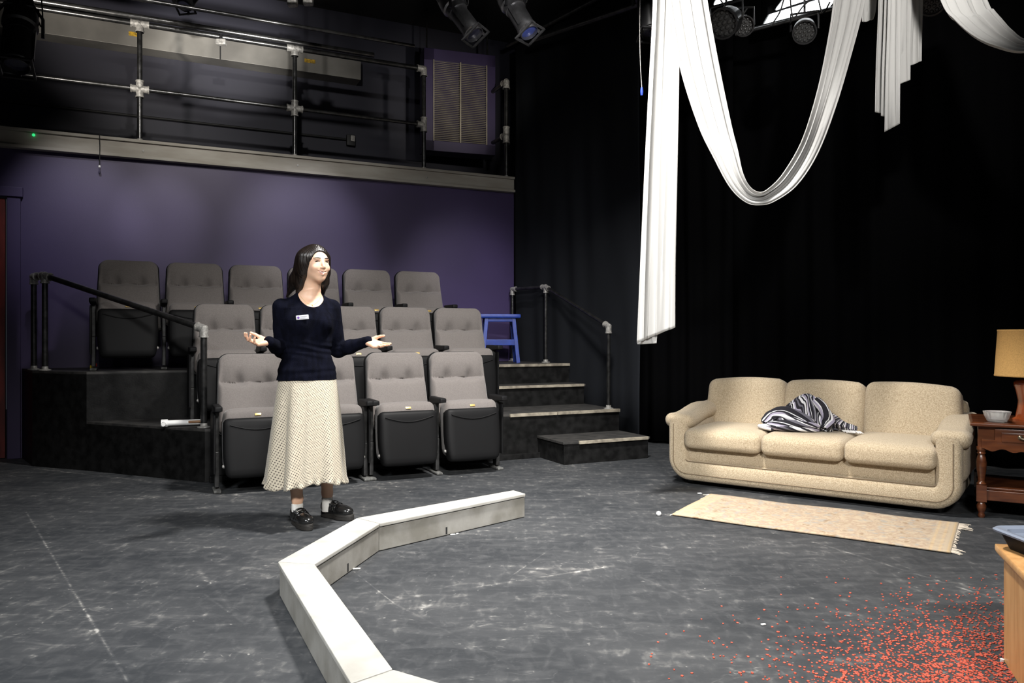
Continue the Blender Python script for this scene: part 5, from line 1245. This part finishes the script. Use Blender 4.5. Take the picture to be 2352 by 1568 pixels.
for nm_, an, hdg in (('right', np.array([-1.345, 4.700]), (.60, -.80)), ('left', np.array([-1.214, 4.873]), (.872, -.49))):
    a = math.atan2(hdg[1], hdg[0]); R2_ = Matrix.Rotation(a, 4, 'Z'); T_ = Matrix.Translation((an[0] - PO[0], an[1] - PO[1], 0.001)) @ R2_
    sh_o = np_obj('shoe', UV_, UF_, M_shoe, woman); sh_o.matrix_local = T_
    so = loft([(sole_out(-.004), 0), (sole_out(0), .004), (sole_out(.001), .020), (sole_out(-.002), .022), (sole_out(.001), .024), (sole_out(.000), .036), (sole_out(-.006), .038)])
    mesh_obj('sole', so, M_sole, parent=sh_o, smooth=35)
    for x, hz in ((.100, .110), (.132, .101)):
        pts = []
        for k in range(13):
            b_ = PI * k / 12; pts.append((x + .004 * math.sin(b_), .0445 * math.cos(b_), .050 + (hz - .050) * math.sin(b_) ** .8))
        rw = []
        for p in pts: rw.append([(p[0] - .008, p[1], p[2]), (p[0] + .008, p[1], p[2] - .002)])
        g_ = MB().grid(rw); g_.open = True
        stp = mesh_obj('strap', g_, M_shoe, parent=sh_o, solid=.004, smooth=60)
        mesh_obj('buckle', MB().rbox((x, -.036, .090), (.020, .006, .018), .0015, 4), M_chrome, parent=sh_o, smooth=40)
    aN = ankR if nm_ == 'right' else ankL
    sc_ = MB(); c0 = Vector((aN[0] - PO[0], aN[1] - PO[1], 0)); sc_.tube([c0 + Vector((0, 0, .045)), c0 + Vector((0, 0, .09)), c0 + Vector((0, 0, .128)), c0 + Vector((0, 0, .133))], [.034, .0345, .035, .033], 28)
    mesh_obj('sock', sc_, M_sock, parent=woman, smooth=50)

# ---------------------------------------------------------------- striped blanket heaped on the sofa
def stripe_mat():
    m = bpy.data.materials.new('striped_blanket_weave'); m.use_nodes = True; nt = m.node_tree; N = nt.nodes; L = nt.links; b = N['Principled BSDF']
    a = N.new('ShaderNodeUVMap'); a.uv_map = 'UVMap'; sp = N.new('ShaderNodeSeparateXYZ'); L.new(a.outputs[0], sp.inputs[0])
    fr_ = N.new('ShaderNodeMath'); fr_.operation = 'FRACT'; L.new(sp.outputs[0], fr_.inputs[0])
    r = N.new('ShaderNodeValToRGB'); r.color_ramp.interpolation = 'CONSTANT'; L.new(fr_.outputs[0], r.inputs[0])
    K, W_, G_, Lv = (.012, .011, .016), (.70, .69, .70), (.12, .115, .14), (.33, .30, .38)
    st = [(0, W_), (.06, K), (.10, W_), (.13, Lv), (.19, K), (.25, W_), (.27, K), (.36, G_), (.42, W_), (.44, K), (.49, Lv), (.55, W_), (.60, K), (.70, W_), (.72, K), (.76, W_), (.80, Lv), (.84, K), (.91, G_), (.95, K)]
    el_ = r.color_ramp.elements
    while len(el_) < len(st): el_.new(.5)
    for e_, (p, c) in zip(el_, st): e_.position = p
    for e_, (p, c) in zip(el_, st): e_.color = (*c, 1)
    L.new(r.outputs[0], b.inputs['Base Color']); b.inputs['Roughness'].default_value = .95
    return m
def heap(fn, nu, nv, uvf):
    vs, uvs = [], []
    for i in range(nu + 1):
        for j in range(nv + 1): vs.append(fn(i / nu, j / nv)); uvs.append(uvf(i / nu, j / nv))
    fs = [(i * (nv + 1) + j, i * (nv + 1) + j + 1, (i + 1) * (nv + 1) + j + 1, (i + 1) * (nv + 1) + j) for i in range(nu) for j in range(nv)]
    return vs, fs, uvs
def uv_obj(name, vs, fs, uvs, m, parent, solid=.006):
    me = bpy.data.meshes.new(name); me.from_pydata(vs, [], fs); u = me.uv_layers.new(name='UVMap')
    for p in me.polygons:
        p.use_smooth = True
        for li, vi in zip(p.loop_indices, p.vertices): u.data[li].uv = uvs[vi]
    me.materials.append(m); o = bpy.data.objects.new(name, me); COL.objects.link(o); o.parent = parent
    md = o.modifiers.new('solid', 'SOLIDIFY'); md.thickness = solid; md.offset = 0; return o
sp_ = Vector((2.045, 5.42, 0)) + Matrix.Rotation(math.radians(-36.3), 3, 'Z') @ Vector((-.055, .30, .447))
bl_ = thing('blanket', 'black, white and lavender striped blanket heaped on the middle sofa cushion', 'blanket', sp_, math.radians(-20))
M_st = stripe_mat()
def dome(u, v):
    a = 2 * PI * u; rho = v; R_ = (.225 + .035 * math.sin(2 * a + .6) + .018 * math.sin(5 * a + 1)); ry = .62
    h_ = .268 * (1 - rho ** 1.45) ** .95
    w_ = .022 * math.sin(7 * a + 6 * rho) * rho + .016 * math.sin(13 * a - 5 * rho) * rho
    x = (R_ + w_) * rho * math.cos(a); y = (R_ * ry + w_) * rho * math.sin(a)
    z = h_ + .020 * math.sin(9 * a + 8 * rho) * rho * (1 - rho) * 2 + .004 + .016 * abs(math.sin(6 * a)) * rho
    lean = .35 * h_ * .5
    return (x + lean * .5, y + lean * .3, z)
uv_obj('folded_top', *heap(dome, 120, 40, lambda u, v: (1.25 * v * math.cos(2 * PI * u - .35) + .30 + .03 * math.sin(5 * 2 * PI * u), v)), M_st, bl_)
def roll(P, r, tw, seed):
    P = catmull(P, 10)
    def f(u, v):
        i = min(int(u * (len(P) - 1)), len(P) - 2); t = u * (len(P) - 1) - i; p = P[i].lerp(P[i + 1], t); d = (P[i + 1] - P[i]).normalized(); s_ = d.cross(Vector((0, 0, 1))).normalized(); n_ = s_.cross(d)
        a = 2 * PI * v; rr_ = r * (1 + .22 * math.sin(3 * a + seed + 4 * u) + .12 * math.sin(7 * a + 9 * u)) * (.35 + .65 * math.sin(PI * min(1, max(0, u * .94 + .03))) ** .4)
        return tuple(p + s_ * rr_ * math.cos(a) + n_ * rr_ * .8 * math.sin(a))
    return f
uv_obj('fold', *heap(roll([(-.27, -.05, .045), (-.22, -.02, .095), (-.13, -.04, .125), (-.02, -.09, .10), (.07, -.12, .06)], .052, 0, 1), 60, 24, lambda u, v: (v * .9 + u * .3, u)), M_st, bl_)
uv_obj('fold', *heap(roll([(-.25, -.10, .035), (-.12, -.15, .045), (.0, -.16, .045), (.10, -.13, .04)], .042, 0, 2), 60, 24, lambda u, v: (v * .8 + u * .5, u)), M_st, bl_)
uv_obj('fold', *heap(roll([(.08, -.02, .235), (.14, -.05, .17), (.17, -.09, .08), (.14, -.13, .03)], .038, 0, 3), 50, 24, lambda u, v: (v * .6 + .58, u)), M_st, bl_)
uv_obj('fold', *heap(roll([(.06, .02, .19), (.17, .02, .12), (.26, -.02, .05), (.36, -.04, .022)], .036, 0, 4), 50, 24, lambda u, v: (u * 2.4 + v * .2, u)), M_st, bl_)
uv_obj('fold', *heap(roll([(-.31, -.04, .02), (-.26, -.10, .025), (-.20, -.14, .02)], .026, 0, 6), 30, 20, lambda u, v: (.02 + u * .05, u)), M_st, bl_)
fg = MB(); rn2 = random.Random(3)
for k in range(34):
    x = .26 + .12 * k / 34; y = -.07 - .05 * k / 34 + rn2.uniform(-.01, .01); fg.tube([(x, y, .022), (x + rn2.uniform(.0, .03), y - rn2.uniform(.015, .04), .010)], .0028, 5)
mesh_obj('fringe', fg, mat('white_fringe', (.7, .68, .66), .9), parent=bl_)['kind'] = 'stuff'
